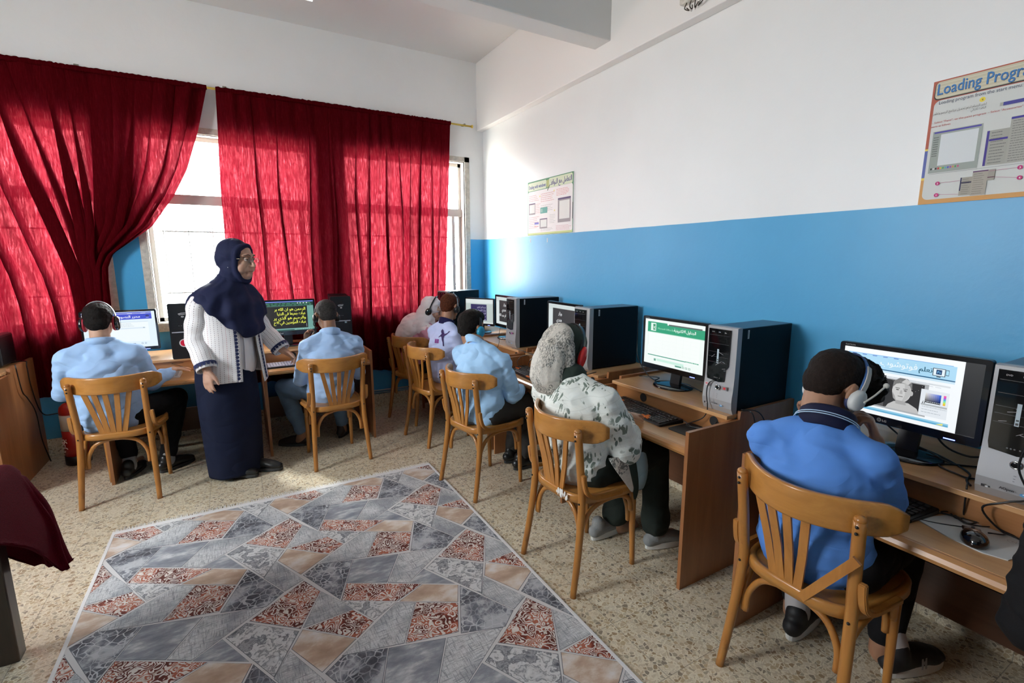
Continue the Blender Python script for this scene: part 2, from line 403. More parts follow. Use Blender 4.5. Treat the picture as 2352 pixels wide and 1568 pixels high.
# ------------------------------------------------------------------ the room
WALL = wall_mat(); FLOOR = floor_mat(); GLASS = glass_mat()
PLASTER = simple('bare_plaster', (.52, .49, .43), .9, bump=.5, bscale=40, var=.18)
CEIL = simple('ceiling_paint', (.74, .73, .72), .8, bump=.06, bscale=20)
ALU = simple('window_metal', (.55, .53, .50), .45, metal=.3)
mb = MB(); mb.box((XL, YB, -.1), (XR, YW+.22, 0)); struct('floor', mb, FLOOR)
mb = MB(); mb.box((XL-.22, YB-.2, ZC), (XR+.2, YW+.22, ZC+.15)); struct('ceiling', mb, CEIL)
mb = MB(); mb.box((XR, YB-.2, 0), (XR+.2, YW+.22, ZC)); struct('wall_right', mb, WALL)
mb = MB(); mb.box((XL, YB-.2, 0), (XR, YB, ZC)); struct('wall_back', mb, WALL)
mb = MB(); xs = [XL] + [v for q in WINS for v in q] + [XR]
mb.box((XL, YW, 0), (XR, YW+.22, WZ0)); mb.box((XL, YW, WZ1), (XR, YW+.22, ZC))
for i in range(0, len(xs), 2): mb.box((xs[i], YW, WZ0), (xs[i+1], YW+.22, WZ1))
struct('wall_window_side', mb, WALL)
mb = MB(); ys = [YB] + [v for q in LW for v in q] + [YW+.22]
mb.box((XL-.22, YB, 0), (XL, YW+.22, 1.5)); mb.box((XL-.22, YB, 2.75), (XL, YW+.22, ZC))
for i in range(0, len(ys), 2): mb.box((XL-.22, ys[i], 1.5), (XL, ys[i+1], 2.75))
struct('wall_left', mb, WALL)
mb = MB(); mb.box((XL, 2.765, 2.965), (XR-.005, 2.935, ZC), bev=.006); struct('trim_1', mb, simple('beam_paint', (.70, .70, .69), .7))
mb = MB(); mb.box((XR-.075, YB, 2.835), (XR, YW, ZC), bev=.006); struct('trim_2', mb, simple('beam_paint_white', (.82, .81, .80), .6))
SKIRT = floor_mat()
mb = MB(); mb.box((XL, YW-.014, 0), (XR, YW, .135), bev=.003); struct('baseboard_window_side', mb, SKIRT)
mb = MB(); mb.box((XR-.014, YB, 0), (XR, YW-.014, .135), bev=.003); struct('baseboard_right', mb, SKIRT)
for n_, (a, b) in enumerate(WINS, 1):
    mb = MB(); y0 = YW-.006; t_ = .055
    mb.box((a-t_, y0, WZ0-.08), (a, YW+.02, WZ1+.05)); mb.box((b, y0, WZ0-.08), (b+t_, YW+.02, WZ1+.05))
    mb.box((a-t_, y0, WZ1), (b+t_, YW+.02, WZ1+.05)); mb.box((a-t_, y0-.01, WZ0-.07), (b+t_, YW+.02, WZ0))
    struct('trim_%d' % (n_+2), mb, PLASTER)
    mb = MB(); e = .004
    for q in ((a, YW+.02, WZ0, a+e, YW+.22, WZ1), (b-e, YW+.02, WZ0, b, YW+.22, WZ1), (a, YW+.02, WZ0, b, YW+.22, WZ0+e), (a, YW+.02, WZ1-e, b, YW+.22, WZ1)): mb.box(q[:3], q[3:])
    struct('trim_%d' % (n_+5), mb, simple('reveal_paint', (.66, .64, .60), .8, bump=.2, bscale=30, var=.08))
    mb = MB(); Y0, Y1 = YW+.10, YW+.15
    mb.box((a, Y0, WZ0), (b, Y1, WZ0+.035)); mb.box((a, Y0, WZ1-.04), (b, Y1, WZ1)); mb.box((a, Y0, WZ0), (a+.035, Y1, WZ1)); mb.box((b-.035, Y0, WZ0), (b, Y1, WZ1))
    mb.box((a, Y0-.02, 1.955), (b, Y1, 2.035))
    c_ = (a+b)/2
    mb.box((c_-.03, Y0-.01, WZ0), (c_+.03, Y1, 1.955)); mb.box((b-.115, Y0, WZ0), (b-.08, Y1, 1.955))
    f = struct('window_%d' % n_, mb, ALU)
    mb = MB(); mb.box((a+.03, Y0+.02, WZ0+.03), (b-.03, Y0+.024, 1.96)); mb.box((a+.03, Y0+.02, 2.03), (b-.03, Y0+.024, WZ1-.03)); mb.obj('glass_pane', GLASS, f)
    mb = MB(); x = a+.09
    while x < b-.03: mb.tube([(x, YW+.20, WZ0), (x, YW+.20, 1.96)], .0045, 6); x += .178
    for z in (1.22, 1.74): mb.box((a, YW+.196, z-.006), (b, YW+.204, z+.006))
    mb.obj('window_grille', simple('grille_grey', (.35, .35, .36), .5), f)

# ------------------------------------------------------------------ curtains
CURT = curtain_mat()
mb = MB(); mb.tube([(-3.1, 4.80, 2.857), (2.27, 4.80, 2.857)], .009, 10)
rod = mb.obj('curtain_rod', simple('brass_rod', (.75, .55, .12), .3, metal=.7))
tag(rod, 'thin brass curtain rod along the top of the windows', 'curtain rod')
mb = MB(); mb.lathe([(.006, 0), (.016, .004), (.016, .016), (.006, .02)], (2.27, 4.80, 2.857), 'X'); mb.obj('finial', MATS['brass_rod'], rod)
for x in (-.86, .07, 2.2):
    mb = MB(); mb.box((x-.008, 4.80, 2.862), (x+.008, YW, 2.876), bev=.002); mb.box((x-.016, YW-.006, 2.862), (x+.014, YW, 2.862+(.045 if x < 2 else .014)), bev=.003); mb.obj('bracket', simple('old_steel', (.25, .24, .2), .6, metal=.5), rod)
def interp(tab, z):
    for (z0, a), (z1, b) in zip(tab, tab[1:]):
        if z >= z1: t = (z-z0)/(z1-z0); return a+(b-a)*t
    return tab[-1][1]
def curtain(name, fx, zt, fzb, ns, nz, fold, label, pleats=()):
    mb = MB(); grid = []
    for j in range(nz+1):
        v = j/nz; row = []
        for i in range(ns+1):
            s = i/ns; z = zt+(fzb(s)-zt)*v; x = fx(s, z); y = 4.805+fold(s, z, v)
            for s0, sl, A_, w_ in pleats:          # tucks where the cloth doubles back on itself
                q = (s-s0-sl*v-.004*math.sin(v*7+s0*40))/w_
                if abs(q) < 3: e_ = math.exp(-q*q)*min(1, .25+v*2.2); x -= A_*math.sin(2.6*q)*e_; y += .013*math.cos(2.6*q)*e_
            row.append(mb.bm.verts.new((x, min(max(y, 4.772), 4.848), z)))
        grid.append(row)
    for j in range(nz):
        for i in range(ns):
            f = mb.bm.faces.new((grid[j][i], grid[j][i+1], grid[j+1][i+1], grid[j+1][i])); f.smooth = True
    o = mb.obj(name, CURT, fix=False); tag(o, label, 'curtain')
    sl = MB(); rn = random.Random(4); pts = []; k = 0
    x0, x1 = fx(0, zt), fx(1, zt); n = int(abs(x1-x0)/.012)
    for k in range(n+1): pts.append((x0+(x1-x0)*k/n, 4.802, 2.858+.003*rn.random()))
    sl.tube(pts, [(.014+.004*rn.random(), .016+.006*rn.random()) for _ in pts], 8, side=(0, 1, 0))
    sl.obj('rod_pocket', CURT, o)
    return o
edge = [(2.86, -.056), (2.52, -.145), (2.213, -.248), (2.004, -.355), (1.762, -.521), (1.641, -.671), (1.541, -.80), (1.45, -.85), (1.359, -.862), (1.158, -.865), (.543, -.95), (.3, -.97)]
def fxl(s, z):
    top = -.056-2.9*(1-s); tie = -.862-.20*(1-s)-1.75*max(0, (.62-s)/.62)**1.25
    e = interp(edge, z)
    if z >= 1.40:
        v = (2.86-z)/(2.86-1.40); k = v**(1.15-.15*s); lin = top+(tie-top)*k
        return lin+(e-((-.056)+(-.862+.056)*k))*max(0, (s-.55)/.45)**1.6
    v = (1.40-z)/.95
    return min(e-.25*(1-s)**1.5*.6, tie+(e+.862)*s-.10*(1-s)*v*s+(tie-top)/1.46*.60*(1-math.exp(-(1.40-z)/.60))*max(0, min(1, (.75-s)/.3)))
def foldl(s, z, v):
    q = (1-s); a = .010+.016*min(1, v*1.6)
    ph = 46*q+7*math.sin(q*11)+noise.noise(Vector((q*9, z*.7, 1)))*3
    return a*math.sin(ph)+.005*math.sin(q*131+z*2)+.012*noise.noise(Vector((q*30, z*1.2, 5)))
curtain('curtain', fxl, 2.86, lambda s: .56-.14*(1-s)*min(1, 2*(1-s)), 900, 70, foldl, 'red curtain left of the blue pillar, drawn aside and gathered low', [(s_, .0, .050*k_, .010) for s_, k_ in ((.20, .5), (.28, .7),)+ ((.36, .8), (.43, 1.1), (.50, .8), (.56, 1.5), (.60, .9), (.655, 1.2), (.70, .8), (.745, 1.3), (.79, .8), (.84, 1.1), (.885, .7), (.93, .9), (.965, .5))])
redge = [(2.86, .003), (2.54, -.009), (2.128, -.03), (1.34, -.037), (.4, -.03)]
def fxr(s, z):
    e = interp(redge, z); r_ = 2.041-.09*(2.86-z)/1.8
    d = .015*math.sin(z*3+s*20)
    return e+(r_-e)*s+d*s*(1-s)*4*.6
def foldr(s, z, v):
    rr = .006+.017*min(1, v*1.5); ph = 62*s+6*math.sin(s*9)+noise.noise(Vector((s*8, z*.5, 9)))*2.5
    tri = math.sin(ph)
    return rr*math.copysign(abs(tri)**.7, tri)+.0035*math.sin(s*150+z)+.014*noise.noise(Vector((s*26, z*1.1, 2)))
curtain('curtain', fxr, 2.86, lambda s: .385+.02*math.sin(s*14), 900, 70, foldr, 'wide red curtain hanging closed right of the standing woman', [(.125, .035, .030, .008), (.21, .045, .026, .009), (.33, .03, .018, .007), (.43, .01, .016, .007), (.545, .02, .040, .016), (.60, -.01, .036, .013), (.665, .05, .030, .008), (.74, .03, .022, .007), (.795, .01, .020, .007), (.855, -.01, .042, .012), (.90, .035, .026, .007), (.95, .01, .016, .006)])

# ------------------------------------------------------------------ desks
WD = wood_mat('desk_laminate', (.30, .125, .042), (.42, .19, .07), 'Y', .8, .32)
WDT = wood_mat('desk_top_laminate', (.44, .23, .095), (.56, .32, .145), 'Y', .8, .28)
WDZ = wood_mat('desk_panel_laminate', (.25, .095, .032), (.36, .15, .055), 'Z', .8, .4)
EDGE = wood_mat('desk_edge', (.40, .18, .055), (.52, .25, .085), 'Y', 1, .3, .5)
DARK = simple('hole_shade', (.006, .006, .006), .8)
def desk(x, y, rz, w_, label):
    t = empty('computer_desk', (x, y, 0), rz, label, 'desk', 'two-tier computer desks along the walls')
    D_ = .78; th = .018
    for k, ly in enumerate((0, w_-th)):
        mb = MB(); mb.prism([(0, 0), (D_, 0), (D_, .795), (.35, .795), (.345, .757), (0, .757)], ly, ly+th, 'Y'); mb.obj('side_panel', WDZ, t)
    mb = MB(); mb.prism([(.045, .632), (.30, .652), (.30, .670), (.03, .670), (.014, .663), (.010, .650), (.018, .636)], th, w_-th, 'Y'); s_ = mb.obj('keyboard_shelf', EDGE, t)
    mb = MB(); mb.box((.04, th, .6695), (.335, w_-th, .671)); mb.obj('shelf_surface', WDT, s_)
    mb = MB(); mb.box((.315, th, .652), (.333, w_-th, .762)); rb = mb.obj('riser_board', WD, t)
    for ly in (.115, w_-.24):
        m2 = MB(); m2.lathe([(.024, -.0015), (.024, .0012), (.019, .0016)], (.314, ly, .722), 'X', 20); m2.obj('cable_hole_disc', DARK, rb)  # flat dark disc paints the shade inside an uncut hole
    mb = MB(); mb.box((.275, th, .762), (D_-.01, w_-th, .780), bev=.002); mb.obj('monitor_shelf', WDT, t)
    mb = MB(); mb.box((.66, th, .11), (.675, w_-th, .30)); mb.obj('back_board', wood_mat('shaded_laminate', (.12, .045, .018), (.17, .07, .03), 'Y', .8, .6), t)  # laminate darkened: the shade under the desk is put into its colour
    return t
desk(1.655, .25, 0, .84, 'nearest two-tier wooden computer desk at the right edge, white mouse pad on it')
desk(1.655, 1.345, 0, .825, 'wooden computer desk under the green spreadsheet screen')
desk(1.655, 2.265, 0, .91, 'wooden computer desk between the girl in the patterned scarf and the boy with turquoise headphones')
desk(1.655, 3.245, 0, .80, 'wooden computer desk in front of the boy with turquoise headphones, behind his')
desk(1.655, 4.06, 0, .70, 'farthest wooden desk in the corner by the window wall')
desk(.945, 3.985, R(90), .81, 'wooden desk under the black screen with yellow writing')
desk(.03, 3.985, R(90), .86, 'wooden desk of the boy with headphones by the blue pillar')
desk(-1.335, 4.0, R(90), .82, 'wooden desk at the far left edge with black cables hanging down its side')

# ------------------------------------------------------------------ computers
BLK = simple('black_plastic', (.008, .008, .009), .32, spec=.45); BLKG = simple('black_gloss', (.004, .004, .005), .09, coat=.6)
BLKM = simple('black_steel', (.004, .005, .007), .5, spec=.15); SIL = simple('silver_plastic', (.36, .36, .37), .42, metal=.25)
GTOP = simple('wall_reflection_top', (.045, .075, .105), .33, metal=.4); WHT = simple('white_plastic', (.75, .75, .74), .4)  # blue of the tower top is the wall's reflection put into the colour
CHR = simple('chrome', (.8, .8, .8), .12, metal=1)
def rrect(w_, h, r, n=5, cx=0, cy=0):
    out = []
    for sx, sy, a0 in ((1, -1, -90), (1, 1, 0), (-1, 1, 90), (-1, -1, 180)):
        for k in range(n+1):
            a = R(a0+90*k/n); out.append((cx+sx*(w_/2-r)+r*math.cos(a), cy+sy*(h/2-r)+r*math.sin(a)))
    return out
def tower(x, y, rz, z, label, kind='silver', stick=0):
    """origin at the middle of the front's foot, front faces -x"""
    t = empty('computer_tower', (x, y, z), rz, label, 'computer', 'desktop towers beside the screens')
    W_, H_, D_ = .158, .405, .425
    mb = MB(); mb.box((.03, -W_/2, .006), (D_, W_/2, H_-.002), bev=.003); mb.obj('case', BLKM, t)
    mb = MB(); mb.box((.035, -W_/2+.002, H_-.003), (D_-.002, W_/2-.002, H_), bev=.001); mb.obj('top_cover', GTOP if kind == 'silver' else BLKM, t)
    if kind == 'silver':
        fr = MB(); S_ = []
        for k in range(15):                       # front seen from the side: bulges out towards the foot
            z_ = H_*k/14; xo = .002+.014*(1-math.cos(min(1, max(0, (.20-z_)/.20))*math.pi))/2*-1
            S_.append((xo, z_))
        S_[0] = (.006, 0); S_[1] = (-.006, H_/14*.9)
        fr.prism([(.034, 0)]+S_+[(.012, H_+.003), (.034, H_+.003)], -W_/2-.001, W_/2+.001, 'Y'); f_ = fr.obj('front_bezel', SIL, t)
        b = MB(); y0, y1 = -W_/2+.030, W_/2-.010
        b.prism([(y0, .395), (y1, .395), (y1-.002, .170), (y1-.006, .150), (0, .142), (y0+.018, .148), (y0+.016, .205), (y0+.002, .222)], -.0045, .004, 'X'); bay = b.obj('drive_bay', BLKG, t)
        d = MB()
        for z_ in (.365, .325, .285, .262, .235): d.box((-.0052, y0+.006, z_-.0008), (-.0043, y1-.006, z_+.0008))
        d.obj('bay_gap', simple('bay_line', (.05, .05, .055), .2), bay)
        p = Print(rough=.4); p.text('DVD', .022, .378, .007, (.5, .5, .5)); p.text('RW', .058, .378, .007, (.5, .5, .5)); p.text('52x', .09, .378, .007, (.5, .5, .5))
        p.obj('lettering', t, frame((-.0052, W_/2-.006, 0), (0, -1, 0), (0, 0, 1))); p = Print(rough=.4)
        p.rect(.056, .232, .066, .30, (.42, .50, .55)); p.rect(.058, .235, .0645, .242, (.05, .05, .05)); p.rect(.058, .247, .0645, .252, (.05, .05, .05))
        p.obj('barcode_strip', t, frame((-.0053, W_/2-.006, 0), (0, -1, 0), (0, 0, 1))); p = Print(rough=.4)
        rn = random.Random(len(label))
        for q in range(7):
            u, v = .02+.08*rn.random(), .19+.11*rn.random(); a = R(rn.choice([-20, -12, 35, 12, 50])); l = .008+.03*rn.random()
            p.poly([(u, v), (u+l*math.cos(a), v+l*math.sin(a)), (u+l*math.cos(a), v+l*math.sin(a)+.0015), (u, v+.0015)], (.35, .35, .36))
        for q in (.05, .058, .066, .078): p.disc(q, .162, .0024, (.12, .12, .12))
        o_ = p.obj('bay_scratches', t, frame((-.0052, W_/2-.006, 0), (0, -1, 0), (0, 0, 1)), 'pale scratches on the black bay'); o_['kind'] = 'stuff'
        bt = MB(); bt.lathe([(.012, 0), (.013, -.004), (.010, -.0055), (.009, -.0035), (.001, -.003)], (-.0085, -.002, .118), 'X', 22); bb = bt.obj('power_button', CHR, t)
        bt = MB(); bt.lathe([(.0085, 0), (.0085, -.002), (.006, -.0028)], (-.0115, -.002, .118), 'X', 18); bt.obj('button_centre', BLKG, bb)
        p = Print(rough=.35)
        p.text('AOpen', .052, .036, .011, (.03, .03, .035), bold=.0004)
        p.obj('front_logo', t, frame((-.0155, W_/2-.004, 0), (0, -1, 0), (0, 0, 1))); p = Print(rough=.35)
        for k, q in enumerate((.085, .076, .068)): p.rect(.078, q, .084-.001*k, q+.0015, (.12, .12, .12))
        p.obj('front_marks', t, frame((-.0155, W_/2-.004, 0), (0, -1, 0), (0, 0, 1))); p = Print(rough=.35)
        p.disc(.105, .035, .008, (.10, .30, .55), ry=.005); p.disc(.107, .037, .004, (.7, .8, .9), ry=.002)
        p.obj('badge', t, frame((-.0155, W_/2-.004, 0), (0, -1, 0), (0, 0, 1))); p = Print(rough=.35)
        p.rect(.012, .028, .02, .036, (.03, .03, .03)); p.rect(.022, .028, .028, .033, (.6, .6, .6))
        p.obj('foot_label', t, frame((-.0155, W_/2-.004, 0), (0, -1, 0), (0, 0, 1))); p = Print(rough=.35)
        if stick:
            p.rect(.10, .112, .13, .130, (.25, .22, .22)); p.disc(.118, .121, .007, (.62, .02, .03), ry=.0055); p.rect(.012, .115, .032, .134, (.55, .45, .45)); p.disc(.02, .127, .006, (.55, .05, .08), ry=.003)
        elif rn.random() < .6: p.rect(.10, .113, .124, .127, (.45, .1, .3)); p.rect(.102, .117, .11, .122, (.7, .6, .7))
        if len(p.mb.bm.faces): p.obj('front_sticker', t, frame((-.0155, W_/2-.004, 0), (0, -1, 0), (0, 0, 1)))
        p = Print(rough=.4); p.rect(.03, .355, .042, .395, (.62, .64, .64)); p.rect(.032, .358, .036, .392, (.1, .1, .1)); p.rect(.039, .36, .04, .385, (.2, .2, .2))
        p.obj('side_tape', t, frame((.045, -W_/2-.0006, 0), (1, 0, 0), (0, 0, 1)))
    else:
        W2 = W_+.012
        fr = MB(); fr.prism(rrect(W2, H_+.006, .012, 4, 0, H_/2), -.004, .034, 'X'); fr.obj('front_bezel', BLK, t)
        p = Print(rough=.25)
        p.rect(.012, .262, .150, .263, (.06, .06, .07)); p.poly([(.062, .328), (.080, .334), (.108, .336), (.108, .339), (.080, .338), (.062, .333)], (.65, .65, .65)); p.poly([(.066, .322), (.104, .326), (.104, .330), (.066, .326)], (.6, .6, .6)); p.disc(.087, .310, .009, (.55, .55, .55), ry=.006); p.disc(.087, .310, .003, (.05, .05, .05), ry=.002)
        p.rect(.012, .225, .158, .2265, (.05, .05, .06)); p.rect(.012, .192, .158, .2, (.50, .53, .60))
        for q in (.06, .075, .09, .1): p.disc(q, .243, .002, (.4, .4, .42))
        if kind == 'round':
            p.disc(.080, .115, .030, (.75, .70, .72), n=32); p.disc(.080, .115, .0235, (.70, .015, .05), n=32)
        else: p.rect(.11, .176, .128, .19, (.35, .5, .6))
        p.obj('front_print', t, frame((-.0045, W2/2, 0), (0, -1, 0), (0, 0, 1)))
    if rz > 1: return t
    c_ = MB(); c_.tube(bez((D_-.005, -.02, .33), (D_+.035, -.02, .36), (D_+.04, .0, .12), (D_-.01, .02, .02)), .003, 6); c_.obj('power_cable', BLK, t)
    return t
tower(1.965, .425, 0, .78, 'silver-fronted black tower at the far right edge of the picture, cables hanging over its front', stick=0)
tower(1.965, 1.445, 0, .78, 'silver-fronted black tower beside the green spreadsheet screen, red sticker by its button', stick=1)
tower(1.965, 2.505, 0, .78, 'silver-fronted black tower right behind the girl in the patterned scarf')
tower(1.965, 3.44, 0, .78, 'silver-fronted black tower behind the boy with turquoise headphones, white tape on its side')
tower(1.81, 4.565, R(16), .78, 'black and silver tower in the corner between the window and the small screen')
tower(-.352, 4.262, R(90), .78, 'black tower with a round red and white disc on its front', 'round')
tower(.785, 4.352, R(84), .78, 'plain black tower in front of the curtain, behind the boy in jeans', 'plain')

def monitor(x, y, rz, label, wd, ht, ztop, draw, base=(0, 0), bz=.018, bb=.028, sw=None, brand='', zs=.78):
    """origin under the screen's middle, screen faces -x"""
    t = empty('computer_monitor', (x, y, zs), rz, label, 'monitor', 'flat screens on the desks')
    zt = ztop-zs; zb = zt-ht
    mb = MB(); mb.prism(rrect(wd, ht, .010, 3, 0, (zt+zb)/2), 0, .022, 'X'); h_ = mb.obj('bezel', BLK, t)
    # the front lip stands around the panel
    mb = MB(); o_ = rrect(wd, ht, .010, 3, 0, (zt+zb)/2); i_ = rrect(wd-2*bz, ht-bz-bb, .002, 3, 0, (zt-bz+zb+bb)/2)
    A = [mb.bm.verts.new((-.004, u, v)) for u, v in o_]; B = [mb.bm.verts.new((-.004, u, v)) for u, v in i_]; C_ = [mb.bm.verts.new((.001, u, v)) for u, v in o_]; D_ = [mb.bm.verts.new((.001, u, v)) for u, v in i_]
    n = len(o_)
    for k in range(n):
        j = (k+1) % n
        for q in ((A[k], A[j], B[j], B[k]), (A[j], A[k], C_[k], C_[j]), (B[k], B[j], D_[j], D_[k])): mb.bm.faces.new(q)
    mb.obj('front_rim', simple('glossy_rim', (.01, .01, .011), .16, coat=.4), t)
    mb = MB(); mb.prism(rrect(wd*.8, ht*.75, .03, 4, 0, (zt+zb)/2), .02, .045, 'X'); mb.obj('back_shell', BLK, t)
    mb = MB(); bx, by = base
    mb.prism([(.012+0, 0), (.012+.02, 0), (.03, 1), (.015, 1)], by-.033, by+.033, 'Y')
    for v in mb.bm.verts: v.co.z = .012+v.co.z*(zb+.06-.012); v.co.x += bx*(1-v.co.z/(zb+.06)) + .012
    mb.obj('stand_neck', BLK, t)
    mb = MB(); mb.lathe([(.118, 0), (.120, .004), (.112, .010), (.06, .014), (.001, .015)], (bx+.015, by, 0), 'Z', 36, sy=1.0)
    for v in mb.bm.verts: v.co.x = bx+.015+(v.co.x-bx-.015)*.82
    mb.obj('stand_base', simple('gloss_base', (.008, .01, .014), .12, coat=.5), t)
    W_, H_ = wd-2*bz, ht-bz-bb
    p = Print(emit=.74, pre='screen'); draw(p, W_, H_)
    p.obj('screen', t, frame((-.0005, W_/2, zb+bb), (0, -1, 0), (0, 0, 1)))
    p = Print(rough=.3)
    if brand == 'LG': p.disc(wd*.36, bb*.5, .0075, (.40, .40, .42)); p.disc(wd*.36, bb*.5, .0055, (.12, .12, .13)); p.text('LG', wd*.36+.011, bb*.5-.005, .012, (.45, .45, .46), bold=.0005); p.text('FLATRON', .02, ht-bz*.72, .008, (.35, .35, .35))
    elif brand: p.lines(wd*.5-.03, wd*.5+.03, bb*.5-.004, bb*.5+.014, 1, (.55, .55, .56), 42, 0, 0); p.text('FLATRON', .02, ht-bz*.72, .007, (.35, .35, .35))
    else: p.disc(wd*.5, bb*.5, .004, (.35, .35, .36))
    p.obj('bezel_lettering', t, frame((-.0043, wd/2, zb), (0, -1, 0), (0, 0, 1)))
    mb = MB(); mb.box((-.0052, -wd*.36, zb+.005), (-.004, -wd*.29, zb+.0085)); mb.obj('power_light', simple('blue_light', (.1, .1, .4), .3, emit=(.15, .2, 1), es=4), t)
    return t
def ar(s): return s
def scr_design(p, W_, H_):
    p.rect(0, 0, W_, H_, (.004, .004, .005)); p.rect(0, 0, W_-.052, H_, (.93, .97, 1.0)); W2 = W_-.052
    p.rect(.015, H_-.028, W2-.03, H_-.020, (.18, .45, .85)); p.rect(.015, H_-.072, W2-.02, H_-.022, (.42, .72, .93)); p.rect(.015, H_-.076, W2-.02, H_-.072, (.02, .12, .25)); p.rect(.015, H_-.084, W2-.02, H_-.076, (.62, .82, .95))
    for k in range(5): p.rect(.03+.035*k, H_-.026, .045+.035*k, H_-.023, (.1, .2, .6))
    p.text('\u0641\u0648\u062a\u0648\u0634\u0648\u0628', .245, H_-.055, .030, (.85, .95, 1), 'r', bold=.0005); p.text('\u062a\u0639\u0644\u0645', .29, H_-.055, .024, (.02, .10, .16), 'r', bold=.0005)
    u = W2-.085; p.rect(u, H_-.064, u+.036, H_-.036, (.015, .02, .03)); p.rect(u+.002, H_-.062, u+.034, H_-.038, (.8, .92, 1)); p.rect(u+.010, H_-.058, u+.026, H_-.041, (.01, .05, .16)); p.text('Ps', u+.018, H_-.054, .012, (.25, .65, 1), 'c'); p.rect(u+.012, H_-.068, u+.024, H_-.065, (.01, .02, .03)); p.rect(u+.037, H_-.058, u+.046, H_-.038, (.03, .05, .08)); p.rect(u+.038, H_-.056, u+.045, H_-.040, (.4, .75, .95))
    p.rect(.10, H_-.100, W2-.03, H_-.094, (.72, .76, .8)); p.lines(.05, W2-.03, H_-.108, H_-.092, 2, (.6, .65, .72), 3, .2)
    # the grey portrait photograph in the painting window
    x0, y0, x1, y1 = .125, .040, .275, H_-.105
    p.rect(x0-.012, y0-.006, x1+.012, y1+.004, (.42, .44, .46)); p.rect(x0, y0, x1, y1, (.035, .035, .038)); p.rect(x0, y0, x0+.03, y1, (.10, .10, .105))
    cx, cy = x0+.083, y0+.072
    p.poly([(cx-.045, y0), (cx+.062, y0), (cx+.052, y0+.018), (cx+.025, y0+.032), (cx-.02, y0+.030), (cx-.038, y0+.014)], (.55, .55, .55))
    p.disc(cx, cy, .030, (.62, .62, .62), ry=.042); p.poly([(cx-.030, cy+.010), (cx-.028, cy+.034), (cx-.010, cy+.050), (cx+.014, cy+.050), (cx+.030, cy+.034), (cx+.031, cy+.012), (cx+.022, cy+.026), (cx, cy+.031), (cx-.018, cy+.026)], (.20, .20, .20)); p.poly([(cx-.004, cy+.034), (cx+.010, cy+.050), (cx+.026, cy+.040), (cx+.018, cy+.028)], (.6, .6, .6))
    p.poly([(cx+.006, cy+.036), (cx+.026, cy+.02), (cx+.029, cy-.006), (cx+.018, cy-.03), (cx+.004, cy-.040), (cx+.012, cy-.01)], (.50, .50, .50)); p.poly([(cx-.016, cy-.036), (cx+.014, cy-.036), (cx+.020, cy-.050), (cx-.014, cy-.050)], (.40, .40, .40)); p.disc(cx+.031, cy-.002, .005, (.5, .5, .5), ry=.009)
    for e in (-.013, .011): p.disc(cx+e, cy+.004, .005, (.10, .10, .10), ry=.002); p.rect(cx+e-.007, cy+.009, cx+e+.007, cy+.0115, (.14, .14, .14))
    p.poly([(cx-.003, cy+.004), (cx+.002, cy+.004), (cx+.004, cy-.010), (cx-.006, cy-.010)], (.45, .45, .45)); p.rect(cx-.010, cy-.021, cx+.006, cy-.0185, (.16, .16, .16)); p.poly([(cx-.03, cy-.005), (cx-.024, cy-.03), (cx-.012, cy-.042), (cx-.02, cy-.02)], (.36, .36, .36))
    rn = random.Random(2)
    for k in range(26): p.disc(x0+.15*rn.random(), y0+(y1-y0)*rn.random(), .0008, (.7, .7, .7), n=6)
    u0 = W2-.105; p.rect(u0-.004, .04, W2-.028, H_-.118, (.80, .85, .90)); n = 8
    p.z += .00005
    for i in range(n):
        for j in range(n):
            a, b = i/(n-1), j/(n-1); c = tuple(b*((1-a)*.75+a*q) for q in (.06, .16, .75)); p.z -= .00005
            p.rect(u0+.010+.045*i/n, H_-.165+.035*j/n, u0+.010+.045*(i+1)/n, H_-.165+.035*(j+1)/n, c)
    p.z += .0003
    for k, c in enumerate([(.9, .5, .05), (.6, .8, .1), (.2, .8, .5), (.1, .4, .8), (.5, .1, .7), (.9, .1, .4)]): p.rect(u0+.062, H_-.165+.006*k, u0+.069, H_-.159+.006*k, c)
    p.rect(u0, H_-.176, W2-.03, H_-.170, (.45, .48, .5)); p.lines(u0+.004, W2-.03, .05, .10, 5, (.5, .55, .6), 5, .25); p.text('ET', u0+.004, .085, .009, (.03, .03, .03), bold=.0004)
    p.rect(.0, .016, W2-.02, .028, (.12, .42, .66)); p.rect(0, .022, W2-.02, .028, (.30, .62, .82)); p.poly([(W2-.055, .018), (W2-.035, .018), (W2-.035, .026)], (.85, .8, .2))
